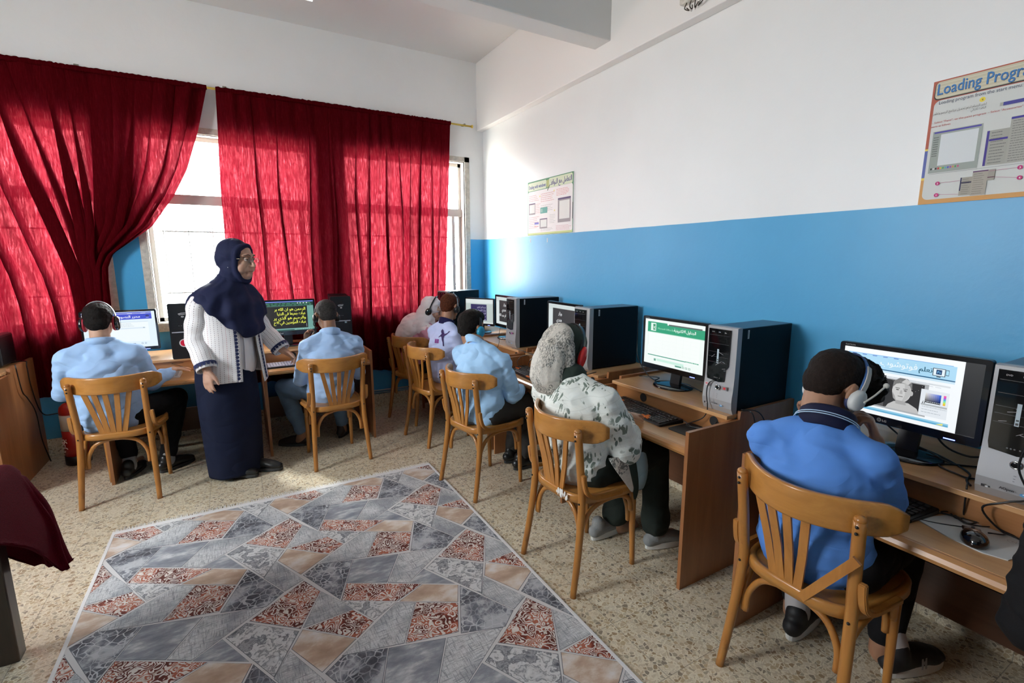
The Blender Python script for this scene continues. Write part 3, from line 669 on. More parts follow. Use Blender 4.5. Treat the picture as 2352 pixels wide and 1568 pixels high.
def scr_sheet(p, W_, H_):
    p.rect(0, 0, W_, H_, (.90, .98, .95)); p.rect(.02, H_-.075, W_, H_-.015, (.02, .36, .19)); p.rect(.17, H_-.025, W_, H_-.015, (.9, .98, .95)); p.rect(.18, H_-.027, W_-.02, H_-.019, (.10, .12, .12)); p.rect(.02, H_-.078, W_, H_-.075, (.45, .75, .6))
    p.rect(.045, H_-.068, .085, H_-.022, (.8, .95, .88)); p.rect(.062, H_-.062, .080, H_-.028, (.02, .30, .15)); p.text('X', .071, H_-.055, .022, (.85, 1, .9), 'c', bold=.0006)
    p.text('Microsoft Office Excel', .10, H_-.055, .015, (.45, .85, .62)); p.text('\u0627\u0644\u062c\u062f\u0627\u0648\u0644 \u0627\u0644\u0627\u0644\u0643\u062a\u0631\u0648\u0646\u064a\u0629', W_-.06, H_-.055, .024, (.9, 1, .95), 'r', w=.15, bold=.0005)
    p.rect(.03, H_-.10, .045, H_-.092, (.25, .4, .35)); p.rect(.03, .045, W_-.03, .125+.06, (.95, 1, .98)); p.rect(.03, .05, .31, .055, (.06, .36, .25)); p.rect(.03, .11, .031, .185, (.6, .75, .68)); p.lines(.31, W_-.03, .048, .058, 1, (.1, .45, .3), 3, .6, 0)
    for k in range(7): p.rect(.04+.05*k, .07, .0405+.05*k, .18, (.80, .90, .86))
    for k in range(5): p.rect(.035, .08+.022*k, W_-.04, .0804+.022*k, (.82, .92, .88))
    p.rect(.10, .022, .30, .036, (.62, .90, .78)); p.rect(.08, .02, .095, .034, (.15, .4, .3)); p.rect(.24, .012, .285, .020, (.1, .35, .25))
    for k in range(3): p.rect(.29+.022*k, .012, .304+.022*k, .022, (.08, .3, .2)); p.rect(.292+.022*k, .014, .302+.022*k, .02, (.85, 1, .93))
def scr_editor(p, W_, H_):
    p.rect(0, 0, W_, H_, (.80, .92, 1)); p.rect(0, H_-.058, W_-.02, H_-.004, (.05, .08, .62)); p.rect(.0, H_-.018, W_-.02, H_-.010, (.35, .38, .75))
    for u in (.16, .26, .34): p.rect(u, H_-.016, u+.03, H_-.012, (.85, .88, 1))
    p.text('Microsoft Office Word', .05, H_-.046, .014, (.5, .6, .95)); p.text('\u0645\u062d\u0631\u0631 \u0627\u0644\u0646\u0635\u0648\u0635', W_-.09, H_-.046, .026, (.95, .97, 1), 'r', bold=.0006); p.disc(W_-.045, H_-.034, .012, (.02, .03, .2), ry=.007); p.rect(W_-.053, H_-.048, W_-.037, H_-.046, (.8, .85, 1))
    p.rect(.03, .045, W_-.045, H_-.075, (.90, .97, 1)); p.rect(.03, H_-.078, W_-.045, H_-.075, (.55, .68, .8)); p.lines(.20, .30, .155, .185, 3, (.45, .55, .65), 3, .25); p.rect(.19, .140, .36, .150, (.72, .83, .92)); p.rect(.345, .141, .355, .149, (.4, .5, .6))
    for u, w2 in ((.16, .03), (.20, .05), (.265, .025)): p.rect(u, .02, u+w2, .031, (.10, .16, .32)); p.rect(u+.003, .0235, u+w2-.003, .027, (.6, .75, .9))
    for u in (.33, .35): p.disc(u, .027, .006, (.1, .2, .4)); p.disc(u, .027, .004, (.8, .9, 1))
def scr_yellow(p, W_, H_):
    p.rect(0, 0, W_, H_, (.16, .36, .32)); p.rect(0, H_-.008, W_, H_, (.20, .25, .80)); p.rect(0, H_-.040, W_, H_-.008, (.012, .035, .03)); p.lines(.01, W_-.01, H_-.038, H_-.012, 2, (.08, .35, .20), 8, .4, .05)
    for u in (.30, .32, .345, .37): p.rect(W_-.425+u, H_-.022, W_-.417+u, H_-.013, (.8, .85, .9))
    p.rect(.02, .020, W_-.05, H_-.042, (.008, .009, .010)); p.rect(0, 0, W_, .016, (.03, .10, .09)); p.rect(0, .012, W_, .016, (.25, .5, .45))
    L = ['\u0627\u0644\u0631\u062d\u0645\u0646 \u0647\u0648 \u0627\u0646 \u0627\u0644\u0644\u0647 \u0628\u0631', '\u0639\u0628\u0627\u062f\u0647 \u062c\u0645\u064a\u0639\u0627 \u0641\u064a \u0627\u0644\u062f\u0646\u064a\u0627', '\u0648\u0627\u0644\u0631\u062d\u064a\u0645 \u0647\u0648 \u0627\u0644\u0630\u064a \u064a\u0631', '\u0639\u0628\u0627\u062f\u0647 \u0627\u0644\u0645\u0624\u0645\u0646\u064a\u0646 \u0641\u064a \u0627\u0644\u0627\u062e']
    for k, s in enumerate(L): p.text(s, W_-.065, H_-.078-.037*k, .034, (.85, .90, .10), 'r', w=[.24, .22, .25, .25][k], bold=.0007)
    p.rect(W_-.062, .028, W_-.060, .055, (.8, .8, .8)); p.lines(W_-.16, W_-.01, .003, .012, 1, (.4, .7, .65), 2, .5, 0)
def scr_slide(p, W_, H_):
    p.rect(0, 0, W_, H_, (.50, .58, .56)); p.rect(0, H_-.04, W_, H_, (.72, .78, .77)); p.rect(0, H_-.046, W_, H_-.042, (.6, .68, .66)); p.rect(.06, .03, W_-.075, H_-.05, (.025, .018, .10)); p.rect(0, 0, W_, .012, (.68, .75, .74))
    for k, s in enumerate(['\u0645\u062f\u0631\u0633\u0629 \u0627\u0644\u0646\u0648\u0631 \u0644\u0644\u062a\u0639\u0644\u064a\u0645', '\u0648\u0632\u0627\u0631\u0629 \u0627\u0644\u062a\u0631\u0628\u064a\u0629', '\u0627\u0644\u062a\u0639\u0644\u064a\u0645', '\u0635\u0641', '\u0645']): p.text(s, W_-.085, H_-.085-.030*k, .022, (.62, .62, .80), 'r', w=[.10, .09, .06, .03, .02][k])
def scr_dark(p, W_, H_):
    p.rect(0, 0, W_, H_, (.70, .78, .78)); p.rect(0, H_-.045, W_, H_-.006, (.62, .70, .69)); p.rect(.06, .025, W_-.03, H_-.03, (.028, .032, .045))
    for k, s in enumerate(['\u0648\u0632\u0627\u0631', '\u0647\u0646\u062f\u064a', '\u0627\u0645 \u0639\u0628\u062f \u0627\u0644\u0644\u0647']): p.text(s, .185-.0*k, H_-.078-.05*k, .034, (.85, .88, .9), 'r', bold=.0007)
monitor(2.135, .783, 0, 'widest flat screen showing a grey portrait photograph in a painting program', .462, .302, 1.170, scr_design, (-.03, -.03), .017, .030, brand='LG')
monitor(2.135, 1.885, 0, 'flat screen showing a green-headed spreadsheet lesson', .462, .312, 1.166, scr_sheet, (-.02, -.02), .016, .030, brand='BUFFALO')
monitor(2.12, 2.925, R(-2), 'flat screen with white writing on a dark slide, half hidden by a tower', .44, .32, 1.180, scr_dark, brand='')
monitor(2.15, 3.845, 0, 'flat screen almost hidden behind the tower, only its dark left rim showing', .44, .30, 1.172, scr_dark, brand='')
monitor(2.09, 4.295, R(31), 'small squarish screen with a dark blue slide by the corner', .345, .272, 1.124, scr_slide, bz=.012, bb=.022)
monitor(-.755, 4.50, R(90), 'flat screen with a blue heading in front of the blue pillar', .45, .305, 1.136, scr_editor, bz=.013, bb=.024)
monitor(.365, 4.46, R(90), 'flat screen showing yellow writing on black', .45, .30, 1.170, scr_yellow, bz=.014, bb=.036, brand='LG')

def keyboard(x, y, rz, label, col=None, keycol=None, orange=False, z=.671, L=.46, W_=.155):
    t = empty('keyboard', (x, y, z), rz, label, 'keyboard', 'keyboards on the desk shelves')
    mb = MB(); mb.prism([(-W_/2, 0), (W_/2, 0), (W_/2, .021), (-W_/2, .012)], -L/2, L/2, 'Y'); bmesh.ops.bevel(mb.bm, geom=list(mb.bm.edges), offset=.003, segments=2, affect='EDGES'); mb.obj('keyboard_body', col or BLK, t)
    kk = MB(); ok = MB(); p0 = (L-.03)/21
    for r_ in range(6):
        for c in range(21):
            if c in (15, 16) and r_ in (2,): continue
            xx = -W_/2+.016+r_*.0205+(.006 if r_ == 5 else 0); yy = L/2-.017-(c+.5)*p0; zz = .0125+(xx+W_/2)/W_*.009
            o = orange and ((r_, c) in ((3, 2), (2, 1), (2, 2), (2, 3), (1, 15), (0, 14), (0, 15), (0, 16)))
            wd = p0*.82
            if r_ == 0 and 5 <= c <= 9:
                if c != 5: continue
                yy -= p0*2; wd = p0*4.8
            (ok if o else kk).box((xx-.0085, yy-wd/2, zz-.002), (xx+.0085, yy+wd/2, zz+.0055), bev=.0015)
    tag(kk.obj('keys', keycol or simple('key_black', (.018, .018, .02), .38), t), kind='stuff')
    if orange:
        ko = ok.obj('arrow_keys', simple('key_orange', (.85, .20, .02), .45), t); ko['label'] = 'orange keys'
    else: ok.bm.free()
    return t
keyboard(1.885, 1.858, R(-6), 'black keyboard with orange keys in front of the green spreadsheet screen', orange=True, L=.48)
keyboard(1.81, 2.90, R(-5), 'black keyboard with orange keys left of the girl in the patterned scarf', orange=True)
keyboard(1.865, 3.68, R(-4), 'black keyboard at the elbow of the boy with turquoise headphones')
keyboard(1.90, .80, R(-8), 'black keyboard with rounded corners beside the boy in the blue polo shirt', L=.44, W_=.15)
keyboard(-.60, 4.18, R(88), 'white keyboard under the hand of the boy with headphones by the pillar', col=simple('white_board', (.72, .72, .72), .4), keycol=simple('key_white', (.55, .56, .58), .4), L=.42)
keyboard(.30, 4.14, R(92), 'keyboard with pale keys under the arm of the standing woman', keycol=simple('key_pale', (.45, .42, .5), .4))

def cable(pts, label, name='cable', r=.0028, sm=6, mat=None):
    mb = MB(); mb.tube(crom(pts, sm), r, 6); o = mb.obj(name, mat or BLK)
    return tag(o, label, 'cable')
def mouse(x, y, rz, label, z=.674):
    t = empty('computer_mouse', (x, y, z), rz, label, 'mouse')
    mb = MB(); q = mb.ball((0, 0, .008), (.056, .032, .028), seg=20)
    for v in q:
        if v.co.z < 0: v.co.z = 0
        v.co.z *= 1-.3*(v.co.x/.056); v.co.y *= 1-.18*(v.co.x/.056)
    mb.obj('mouse_shell', BLKG, t)
    mb = MB(); mb.box((.01, -.022, .012), (.053, .022, .0205), bev=.004); mb.obj('mouse_button', simple('brown_gloss', (.025, .012, .012), .2), t)
    mb = MB(); mb.lathe([(.008, -.003), (.009, 0), (.008, .003)], (.028, 0, .024), 'Y', 14); mb.obj('scroll_wheel', BLK, t)
    p = Print(rough=.3); p.text('A4', -.006, -.006, .012, (.3, .3, .3)); p.obj('logo', t, frame((-.02, .004, .0345), (0, -1, 0), (1, 0, 0)))
    return t
mouse(1.838, .455, R(25), 'black mouse on the white mouse pad at the right edge')
mouse(1.925, 1.44, R(20), 'small black mouse half hidden behind the side panel of the spreadsheet desk')
mb = MB(); mb.prism([(1.80, .50), (1.845, .60), (1.985, .545), (2.02, .40), (1.985, .33), (1.80, .37), (1.785, .42)], .671, .674, 'Z'); mp = mb.obj('mouse_pad', simple('pad_white', (.50, .53, .54), .5))
tag(mp, 'white mouse pad with faint print at the right edge', 'mouse pad')
p = Print(rough=.5); p.lines(0, .06, 0, .008, 1, (.1, .1, .12), 41, 0, 0); p.obj('print', mp, frame((1.855, .585, .6745), (.3, -.95, 0), (.95, .3, 0)))
p = Print(rough=.5); p.disc(0, 0, .022, (.3, .32, .34), ry=.012, n=28); p.disc(0, 0, .0205, (.50, .53, .54), ry=.0108, n=28); p.text('CD', -.012, -.004, .012, (.08, .08, .1)); p.obj('print', mp, frame((1.93, .385, .6745), (0, -1, 0), (1, 0, 0)))
mb = MB(); mb.prism(rrect(.17, .20, .02, 4, 1.885, 1.50), .671, .6735, 'Z'); tag(mb.obj('mouse_pad', simple('pad_black', (.01, .01, .011), .6)), 'black mouse pad between the orange-keyed keyboard and the side panel', 'mouse pad')
cable([(1.895, .44, .69), (1.96, .42, .678), (2.0, .50, .677), (1.95, .53, .677), (1.99, .56, .677), (1.94, .50, .677), (2.01, .47, .677), (1.93, .35, .677)], 'black mouse cord bundled on the white mouse pad', r=.0024)
cable([(1.90, .62, .677), (1.96, .55, .676), (1.93, .50, .679), (1.975, .46, .679), (1.95, .57, .679), (1.99, .52, .68), (1.96, .38, .677), (1.965, .26, .676)], 'thin black cord running along the shelf past the bundled loops', r=.002)
cable([(1.80, .80, .68), (1.84, .70, .674), (1.85, .58, .674), (1.93, .47, .676)], 'thin black cord from behind the chair back to the mouse pad', r=.002)
cable([(1.98, .60, .68), (1.99, .53, .675), (1.965, .52, .70), (1.955, .52, .79), (2.0, .53, .785)], 'black keyboard cord climbing onto the nearest shelf', r=.0026)
cable([(1.935, .40, 1.0), (1.93, .41, .90), (1.935, .38, .82), (1.925, .42, .79), (1.925, .47, .75), (1.96, .44, .69), (1.97, .40, .676)], 'black cord hanging down the front of the nearest tower', r=.003)
cable([(2.20, .86, .86), (2.22, .78, .80), (2.19, .66, .785), (2.10, .56, .785), (2.02, .54, .785), (1.985, .52, .785)], 'black cord looping across the shelf under the widest screen', r=.0035)
cable([(2.2, .74, .95), (2.22, .68, .83), (2.2, .60, .81), (2.22, .54, .82), (2.24, .46, .80)], 'black screen cord hanging behind the widest screen', r=.0035)
cable([(2.17, .70, .80), (2.15, .62, .785), (2.20, .55, .786), (2.10, .64, .785), (2.05, .56, .785), (2.06, .53, .785)], 'black cord curled by the base of the widest screen', r=.003)
cable([(1.955, 1.46, .93), (1.945, 1.485, .91), (1.94, 1.49, .86), (1.938, 1.478, .78), (1.93, 1.50, .73), (1.88, 1.55, .69), (1.92, 1.44, .70), (1.955, 1.43, .73), (1.95, 1.40, .69)], 'black cord hanging down the front of the tower by the spreadsheet screen', r=.0026)
cable([(1.76, 1.80, .70), (1.82, 1.80, .705), (1.86, 1.78, .70), (1.93, 1.64, .69), (1.90, 1.50, .68), (1.94, 1.42, .69), (1.96, 1.385, .675)], 'thin black cord lying over the orange-keyed keyboard', r=.0022)
cable([(2.02, 1.352, .797), (2.02, 1.30, .80), (2.04, 1.285, .72), (2.05, 1.25, .60), (2.07, 1.22, .50)], 'black cord dropping over the side panel between the two nearest desks', r=.003)
cable([(2.02, 1.36, .80), (2.06, 1.30, .80), (2.10, 1.28, .74), (2.12, 1.25, .62), (2.15, 1.22, .45)], 'second black cord dropping beside the panel between the two nearest desks', r=.003)
cable([(2.19, 2.22, 1.12), (2.23, 2.26, 1.0), (2.22, 2.24, .88), (2.18, 2.12, .80), (2.14, 2.02, .785), (2.10, 1.97, .80)], 'black screen cord arching behind the spreadsheet screen', r=.003)
cable([(2.12, 2.12, .79), (2.16, 2.0, .80), (2.12, 1.98, .785), (2.16, 1.80, .80), (2.12, 1.66, .80)], 'black cord looping under the spreadsheet screen', r=.0035)
cable([(1.80, 3.02, .69), (1.80, 3.06, .74), (1.86, 3.08, .775), (1.88, 2.95, .80), (1.80, 2.88, .78), (1.80, 2.93, .70)], 'brown-black keyboard cord standing in a loop behind the far orange keyboard', r=.0026, mat=simple('cord_brown', (.035, .015, .008), .4))
cable([(1.89, 3.30, .80), (1.90, 3.22, .80), (1.92, 3.05, .79), (1.93, 2.9, .785), (1.91, 2.75, .785)], 'dark cord lying along the shelf edge behind the turquoise headphones', r=.0026)
cable([(1.94, 2.45, .79), (1.92, 2.38, .785), (1.90, 2.42, .79), (1.87, 2.34, .782), (1.93, 2.30, .80)], 'short black cord ends on the shelf behind the red headphones', r=.003)
cable([(1.95, 3.60, .93), (1.94, 3.61, .86), (1.935, 3.60, .79), (1.88, 3.58, .70)], 'thin cord hanging down beside the taped tower', r=.002)
cable([(-1.335, 4.45, .80), (-1.32, 4.40, .79), (-1.318, 4.43, .62), (-1.317, 4.50, .55), (-1.317, 4.60, .42), (-1.317, 4.63, .2), (-1.31, 4.70, .01)], 'black cable hanging down the side of the far left desk', r=.004)
cable([(-1.45, 4.62, .785), (-1.33, 4.60, .80), (-1.317, 4.58, .76), (-1.317, 4.60, .60), (-1.317, 4.72, .38), (-1.22, 4.74, .36), (-1.0, 4.74, .33)], 'black cable crossing from the far left desk to the extinguisher', r=.004)
cable([(-.38, 4.30, .74), (-.45, 4.28, .745), (-.42, 4.26, .735), (-.34, 4.24, .70), (-.28, 4.20, .675)], 'thin grey cord from the riser board to the white keyboard', r=.0016)
mb = MB(); mb.box((-1.72, 4.46, .785), (-1.40, 4.72, 1.0), bev=.015); sp_ = mb.obj('desk_speaker', BLK); tag(sp_, 'black box standing on the far left desk', 'speaker')
mb = MB(); mb.lathe([(.06, 0), (.055, .004), (.02, .012), (.001, .012)], (-1.56, 4.452, .89), 'Y', 20); mb.obj('speaker_cone', simple('cone_grey', (.03, .03, .03), .6), sp_)
mb = MB(); mb.tube([(.9, 4.852, .175), (1.6, 4.852, .172), (2.40, 4.852, .168)], .008, 8); mb.tube([(.9, 4.852, .152), (2.40, 4.852, .149)], .006, 8); tag(mb.obj('wall_conduit', simple('conduit_grey', (.35, .38, .38), .4)), 'thin grey pipe along the foot of the blue window wall', 'pipe')

# ------------------------------------------------------------------ posters
def poster1(p):
    W_, H_ = .695, .478; G = (.07, .24, .12)
    p.rect(0, 0, W_, H_, G); p.poly(rrect(W_-.012, H_-.10, .02, 4, W_/2, (H_-.10)/2+.012), (.80, .76, .76)); p.rect(.006, .004, W_-.006, .020, (.55, .60, .25))
    p.poly(rrect(W_*.43, .072, .015, 4, W_*.225, H_-.047), (.62, .68, .50)); p.poly(rrect(W_*.49, .080, .015, 4, W_*.74, H_-.047), (.62, .68, .50))
    p.text('Dealing with windows', .018, H_-.065, .045, (.03, .03, .22), w=W_*.40, bold=.001); p.text('\u0627\u0644\u062a\u0639\u0627\u0645\u0644 \u0645\u0639 \u0627\u0644\u0646\u0648\u0627\u0641\u0630', W_-.02, H_-.065, .06, (.03, .02, .16), 'r', w=W_*.44, bold=.0012)
    p.poly([(W_*.44, H_-.02), (W_*.5, H_-.015), (W_*.5, H_-.07), (W_*.455, H_-.085)], (.40, .42, .15)); p.poly([(W_*.46, H_-.10), (W_*.52, H_-.055), (W_*.525, H_-.065), (W_*.47, H_-.11)], (.10, .12, .08))
    for u0, u1, v0, v1, n, c, s in ((.22, .44, .28, .36, 5, (.62, .30, .32), 1), (.46, .68, .31, .37, 5, (.65, .2, .22), 2), (.02, .2, .30, .36, 4, (.6, .3, .32), 3), (.22, .42, .20, .26, 4, (.5, .45, .45), 4), (.02, .2, .06, .17, 7, (.62, .35, .38), 5), (.22, .44, .03, .06, 3, (.4, .4, .4), 6), (.46, .68, .025, .07, 4, (.6, .3, .35), 7), (.13, .22, .19, .28, 6, (.65, .4, .4), 8), (.36, .45, .09, .17, 6, (.5, .5, .5), 9)): p.lines(u0, u1, v0, v1, n, c, s, .3)
    for u, v, a, b in ((.02, .185, .11, .10), (.205, .055, .12, .085), (.485, .09, .18, .20)): p.rect(u, v, u+a, v+b, (.30, .26, .28)); p.rect(u+a*.12, v+b*.14, u+a*.92, v+b*.88, (.70, .69, .67)); p.rect(u, v+b*.93, u+a, v+b, (.06, .03, .12))
    p.rect(.215, .185, .325, .235, (.10, .34, .30)); p.rect(.225, .195, .25, .225, (.3, .5, .45)); p.rect(.12, .095, .19, .112, (.15, .15, .55)); p.rect(.12, .075, .19, .079, (.6, .1, .1))
    for u, v in ((.42, .355), (.43, .19), (.20, .33)): p.rect(u, v, u+.012, v+.012, (.75, .6, .1))
    p.rect(W_-.006, .11, W_, .24, (.01, .01, .03))
def poster2(p):
    W_, H_ = .70, .462
    p.rect(0, 0, W_, H_, (.42, .10, .06)); p.rect(0, 0, W_, .10, (.62, .32, .10)); p.rect(0, .101, .03, .209, (.10, .13, .38)); p.rect(0, .094, .03, .103, (.8, .6, .1)); p.rect(0, .206, .03, .213, (.8, .6, .1))
    p.poly(rrect(W_-.020, .372, .020, 5, W_/2, .203), (.62, .64, .62))
    p.poly(rrect(W_-.014, .066, .014, 5, W_/2, .4245), (.03, .03, .03)); p.poly(rrect(W_-.016, .062, .013, 5, W_/2+.0012, .4265), (.56, .52, .38))
    for k in range(5): p.rect(.012, .400+.012*k, W_-.012, .403+.012*k, (.64, .62, .50))
    p.text('Loading Programs', .0165, .4085, .058, (.008, .03, .09), w=.300, bold=.0006); p.text('Loading Programs', .0155, .4102, .058, (.045, .19, .46), w=.300, bold=.0006)
    p.text('\u062a\u062d\u0645\u064a\u0644 \u0627\u0644\u0628\u0631\u0627\u0645\u062c', W_-.02, .412, .05, (.045, .19, .46), 'r', w=.26)
    p.text('Loading program from the start menu:', .025, .374, .0175, (.04, .06, .12), w=.232); p.disc(.154, .359, .0085, (.80, .64, .05)); p.text('4', .154, .355, .010, (.2, .1, .02), 'c', bold=.0003)
    p.text('\u0627\u062e\u062a\u0631 \u0627\u0644\u0631\u0633\u0627\u0645 \u0644\u064a\u062a\u0645 \u062a\u062d\u0645\u064a\u0644 \u0628\u0631\u0646\u0627\u0645\u062c \u0627\u0644\u0631\u0633\u0645 \u0648\u062a\u0638\u0647\u0631', .167, .338, .012, (.12, .12, .12), 'r', w=.156); p.text('\u0627\u0644\u0646\u0627\u0641\u0630\u0629 \u0643\u0627\u0644\u062a\u0627\u0644\u064a', .167, .326, .011, (.12, .12, .12), 'r', w=.042)
    p.text('- Select "Paint", so the paint program', .012, .305, .010, (.48, .05, .05), w=.158); p.text('- Select "Accessories"', .176, .305, .010, (.48, .05, .05), w=.09); p.text('starts as follows', .010, .291, .010, (.48, .05, .05), w=.060)
    p.rect(.020, .118, .167, .274, (.32, .36, .33)); p.rect(.024, .266, .163, .272, (.07, .06, .34)); p.rect(.046, .144, .157, .260, (.66, .70, .72)); p.lines(.024, .040, .178, .255, 9, (.12, .14, .13), 3, .45, 0)
    for k, c in enumerate([(.02, .02, .02), (.6, .6, .6), (.02, .02, .02), (.5, .02, .02), (.6, .5, .05), (.1, .4, .1), (.1, .4, .5), (.1, .1, .5), (.4, .1, .4), (.6, .3, .1), (.1, .3, .1), (.5, .1, .2)]): p.rect(.026+.0075*k, .130, .031+.0075*k, .137, c)
    p.rect(.182, .121, .242, .243, (.36, .36, .32)); p.rect(.182, .121, .189, .243, (.05, .03, .25)); p.rect(.190, .206, .240, .213, (.05, .03, .28)); p.lines(.195, .238, .125, .240, 11, (.12, .12, .12), 12, .22)
    p.rect(.242, .121, .33, .278, (.38, .38, .34)); p.rect(.242, .270, .33, .277, (.04, .03, .30)); p.lines(.248, .322, .125, .268, 17, (.14, .14, .14), 13, .22); p.rect(.205, .322, .32, .334, (.05, .05, .28)); p.rect(.205, .322, .214, .334, (.4, .4, .36))
    p.rect(.40, .12, .52, .27, (.36, .36, .32)); p.lines(.41, .51, .125, .265, 16, (.14, .14, .14), 23, .22)
    p.rect(.024, .1135, .6, .1145, (.2, .22, .24)); p.rect(.125, .022, .160, .088, (.35, .33, .28)); p.rect(.125, .040, .129, .088, (.02, .02, .08)); p.rect(.129, .066, .158, .071, (.02, .02, .06)); p.lines(.132, .156, .025, .085, 8, (.15, .14, .12), 34, .2)
    p.rect(.159, .019, .202, .106, (.38, .35, .30)); p.rect(.159, .102, .202, .106, (.1, .03, .12)); p.lines(.163, .198, .022, .10, 10, (.15, .14, .12), 33, .2); p.rect(.202, .068, .221, .106, (.34, .32, .28)); p.rect(.202, .077, .221, .080, (.1, .03, .06))
    for t_, u, v, a, b, c, d in (('2', .056, .076, .064, .0765, .124, .0775), ('1', .057, .032, .065, .0325, .124, .0275), ('3', .285, .101, .205, .100, .277, .101), ('4', .288, .066, .221, .077, .280, .067)):
        p.poly([(a, b), (c, d), (c, d+.0009), (a, b+.0009)], (.45, .05, .2)); p.disc(u, v, .0072, (.50, .02, .17)); p.text(t_, u, v-.0035, .0095, (.9, .85, .85), 'c', bold=.0003)
    p.lines(.15, .24, .006, .012, 1, (.2, .1, .03), 40, 0, 0)
def poster(name, y, z, W_, H_, draw, label, n, tilt=0):
    t = empty(name, (XR-.003, y, z), 0, label, 'poster')
    mb = MB(); mb.box((-.002, -W_, 0), (.002, 0, H_)); mb.obj('sheet', simple('poster_paper', (.75, .75, .73), .6), t)
    p = Print(rough=.62, pre='ink'); draw(p); p.obj('printing', t, frame((-.0025, 0, 0), (0, -1, 0), (0, 0, 1)))
poster('wall_poster', 3.942, 1.717, .695, .478, poster1, 'smaller green-edged poster headed Dealing with windows, left on the right wall', 1)
poster('wall_poster', .932, 1.714, .70, .462, poster2, 'red-edged poster headed Loading Programs, at the right edge of the picture', 2)
for k, (y, z) in enumerate(((3.90, 1.69), (3.62, 1.685))):
    mb = MB(); mb.prism([(y-.006, z-.035), (y+.004, z-.038), (y+.006, z), (y-.004, z+.002)], XR-.0015, XR-.0003, 'X'); tag(mb.obj('tape_strip', simple('clear_tape', (.62, .70, .72), .15)), ['strip of tape under the left corner of the green-edged poster', 'strip of tape under the middle of the green-edged poster'][k], 'tape')
# lamp fittings that only show at the top of the picture
mb = MB(); mb.box((.40, 3.96, 3.352), (.67, 4.06, 3.40), bev=.01); lt = mb.obj('ceiling_lamp', WHT); tag(lt, 'edge of a white tube lamp at the top of the picture', 'lamp')
mb = MB(); mb.tube([(.41, 4.01, 3.337), (.66, 4.01, 3.337)], .016, 12); mb.obj('lamp_tube', simple('tube_glow', (.8, .9, .9), .3, emit=(.8, .97, 1), es=1.5), lt)
mb = MB(); mb.tube([(.54, 4.01, 3.39), (.54, 4.01, 3.5)], .008, 8); mb.obj('lamp_rod', WHT, lt)
mb = MB(); mb.box((2.325, 2.0, 2.915), (2.362, 2.14, 2.99), bev=.006); bx_ = mb.obj('junction_box', simple('old_white', (.6, .58, .52), .5, var=.2, bscale=30)); tag(bx_, 'white wall fitting with loose wires on the beam at the top', 'wall fitting')
mb = MB()
for k in range(4): mb.tube(crom([(2.33, 2.0+.03*k, 2.91), (2.32, 1.99+.035*k, 2.88), (2.34, 2.02+.02*k, 2.87), (2.33, 1.97+.04*k, 2.885)], 4), .003, 6)
mb.obj('loose_wires', simple('wire_dark', (.06, .05, .04), .6), bx_)

# ------------------------------------------------------------------ rug
RM = rug_mats(); RB = simple('rug_ground', (.60, .60, .60), .85, sheen=.2)
CELL = [('red',[(0.168,2.269),(0.224,2.152),(0.116,1.948),(-0.068,2.104)]),('marble',[(-0.076,2.101),(0.111,1.94),(0.005,1.743),(-0.152,2.048)]),
('beige',[(0.122,1.944),(0.305,1.782),(0.159,1.679),(0.071,1.856)]),('red',[(0.133,1.942),(0.326,1.955),(0.388,1.841),(0.309,1.782)]),
('scr',[(0.225,2.15),(0.289,2.041),(0.33,1.957),(0.123,1.949)]),('marble',[(0.289,2.043),(0.502,1.908),(0.391,1.846)]),
('scr',[(0.503,1.907),(0.575,1.866),(0.462,1.662),(0.232,1.722)]),('red',[(0.575,1.866),(0.738,1.768),(0.672,1.61),(0.464,1.66)]),
('red',[(0.334,2.15),(0.643,1.967),(0.508,1.911),(0.291,2.042)]),('beige',[(0.643,1.965),(0.787,1.876),(0.74,1.772),(0.512,1.906)]),
('crack',[(0.166,2.315),(0.241,2.368),(0.401,2.318),(0.29,2.047)]),('plain',[(0.401,2.317),(0.616,2.252),(0.503,2.057),(0.334,2.152)]),
('scr',[(0.619,2.251),(0.844,2.188),(0.586,2.004),(0.504,2.055)]),('plain',[(0.686,2.071),(0.777,1.891),(0.588,2.003)]),
('crack',[(-0.059,2.495),(0.079,2.227),(0.002,2.161),(-0.174,2.22)]),('scr',[(0.066,2.496),(0.167,2.275),(0.081,2.229),(0.001,2.385)])]
RX0, RX1, RY0, RY1 = -.70, 1.142, .35, 3.236
def clip(P, x0, x1, y0, y1):
    for ax, lim, sg in ((0, x0, 1), (0, x1, -1), (1, y0, 1), (1, y1, -1)):
        out = []
        for a, b in zip(P, P[1:]+P[:1]):
            ia, ib = (a[ax]-lim)*sg >= 0, (b[ax]-lim)*sg >= 0
            if ia: out.append(a)
            if ia != ib: t = (lim-a[ax])/(b[ax]-a[ax]); out.append((a[0]+(b[0]-a[0])*t, a[1]+(b[1]-a[1])*t))
        P = out
        if not P: return P
    return P
mb = MB(); mb.box((RX0, RY0, .0005), (RX1, RY1, .008), m=RB)
rim = simple('rug_outline', (.13, .14, .16), .85)
for i in range(-3, 3):
    for j in range(-4, 4):
        for kd, P in CELL:
            Q = [(x+.848*i, y+.022*i+.6435*j) for x, y in P]
            cx, cy = sum(q[0] for q in Q)/len(Q), sum(q[1] for q in Q)/len(Q)
            for sc_, m_, z in ((.990, rim, .0083), (.966, RM[kd], .0088)):
                C = clip([(cx+(x-cx)*sc_, cy+(y-cy)*sc_) for x, y in Q], RX0+.012, RX1-.012, RY0, RY1-.02)
                if len(C) < 3: continue
                try: f = mb.bm.faces.new([mb.bm.verts.new((x, y, z)) for x, y in C]); f.material_index = mb.mi(m_)
                except ValueError: pass
                if f.normal.z < 0: f.normal_flip()
rug = mb.obj('rug', None, fix=True); tag(rug, 'large grey and brick-red patchwork rug lying on the terrazzo floor', 'rug')
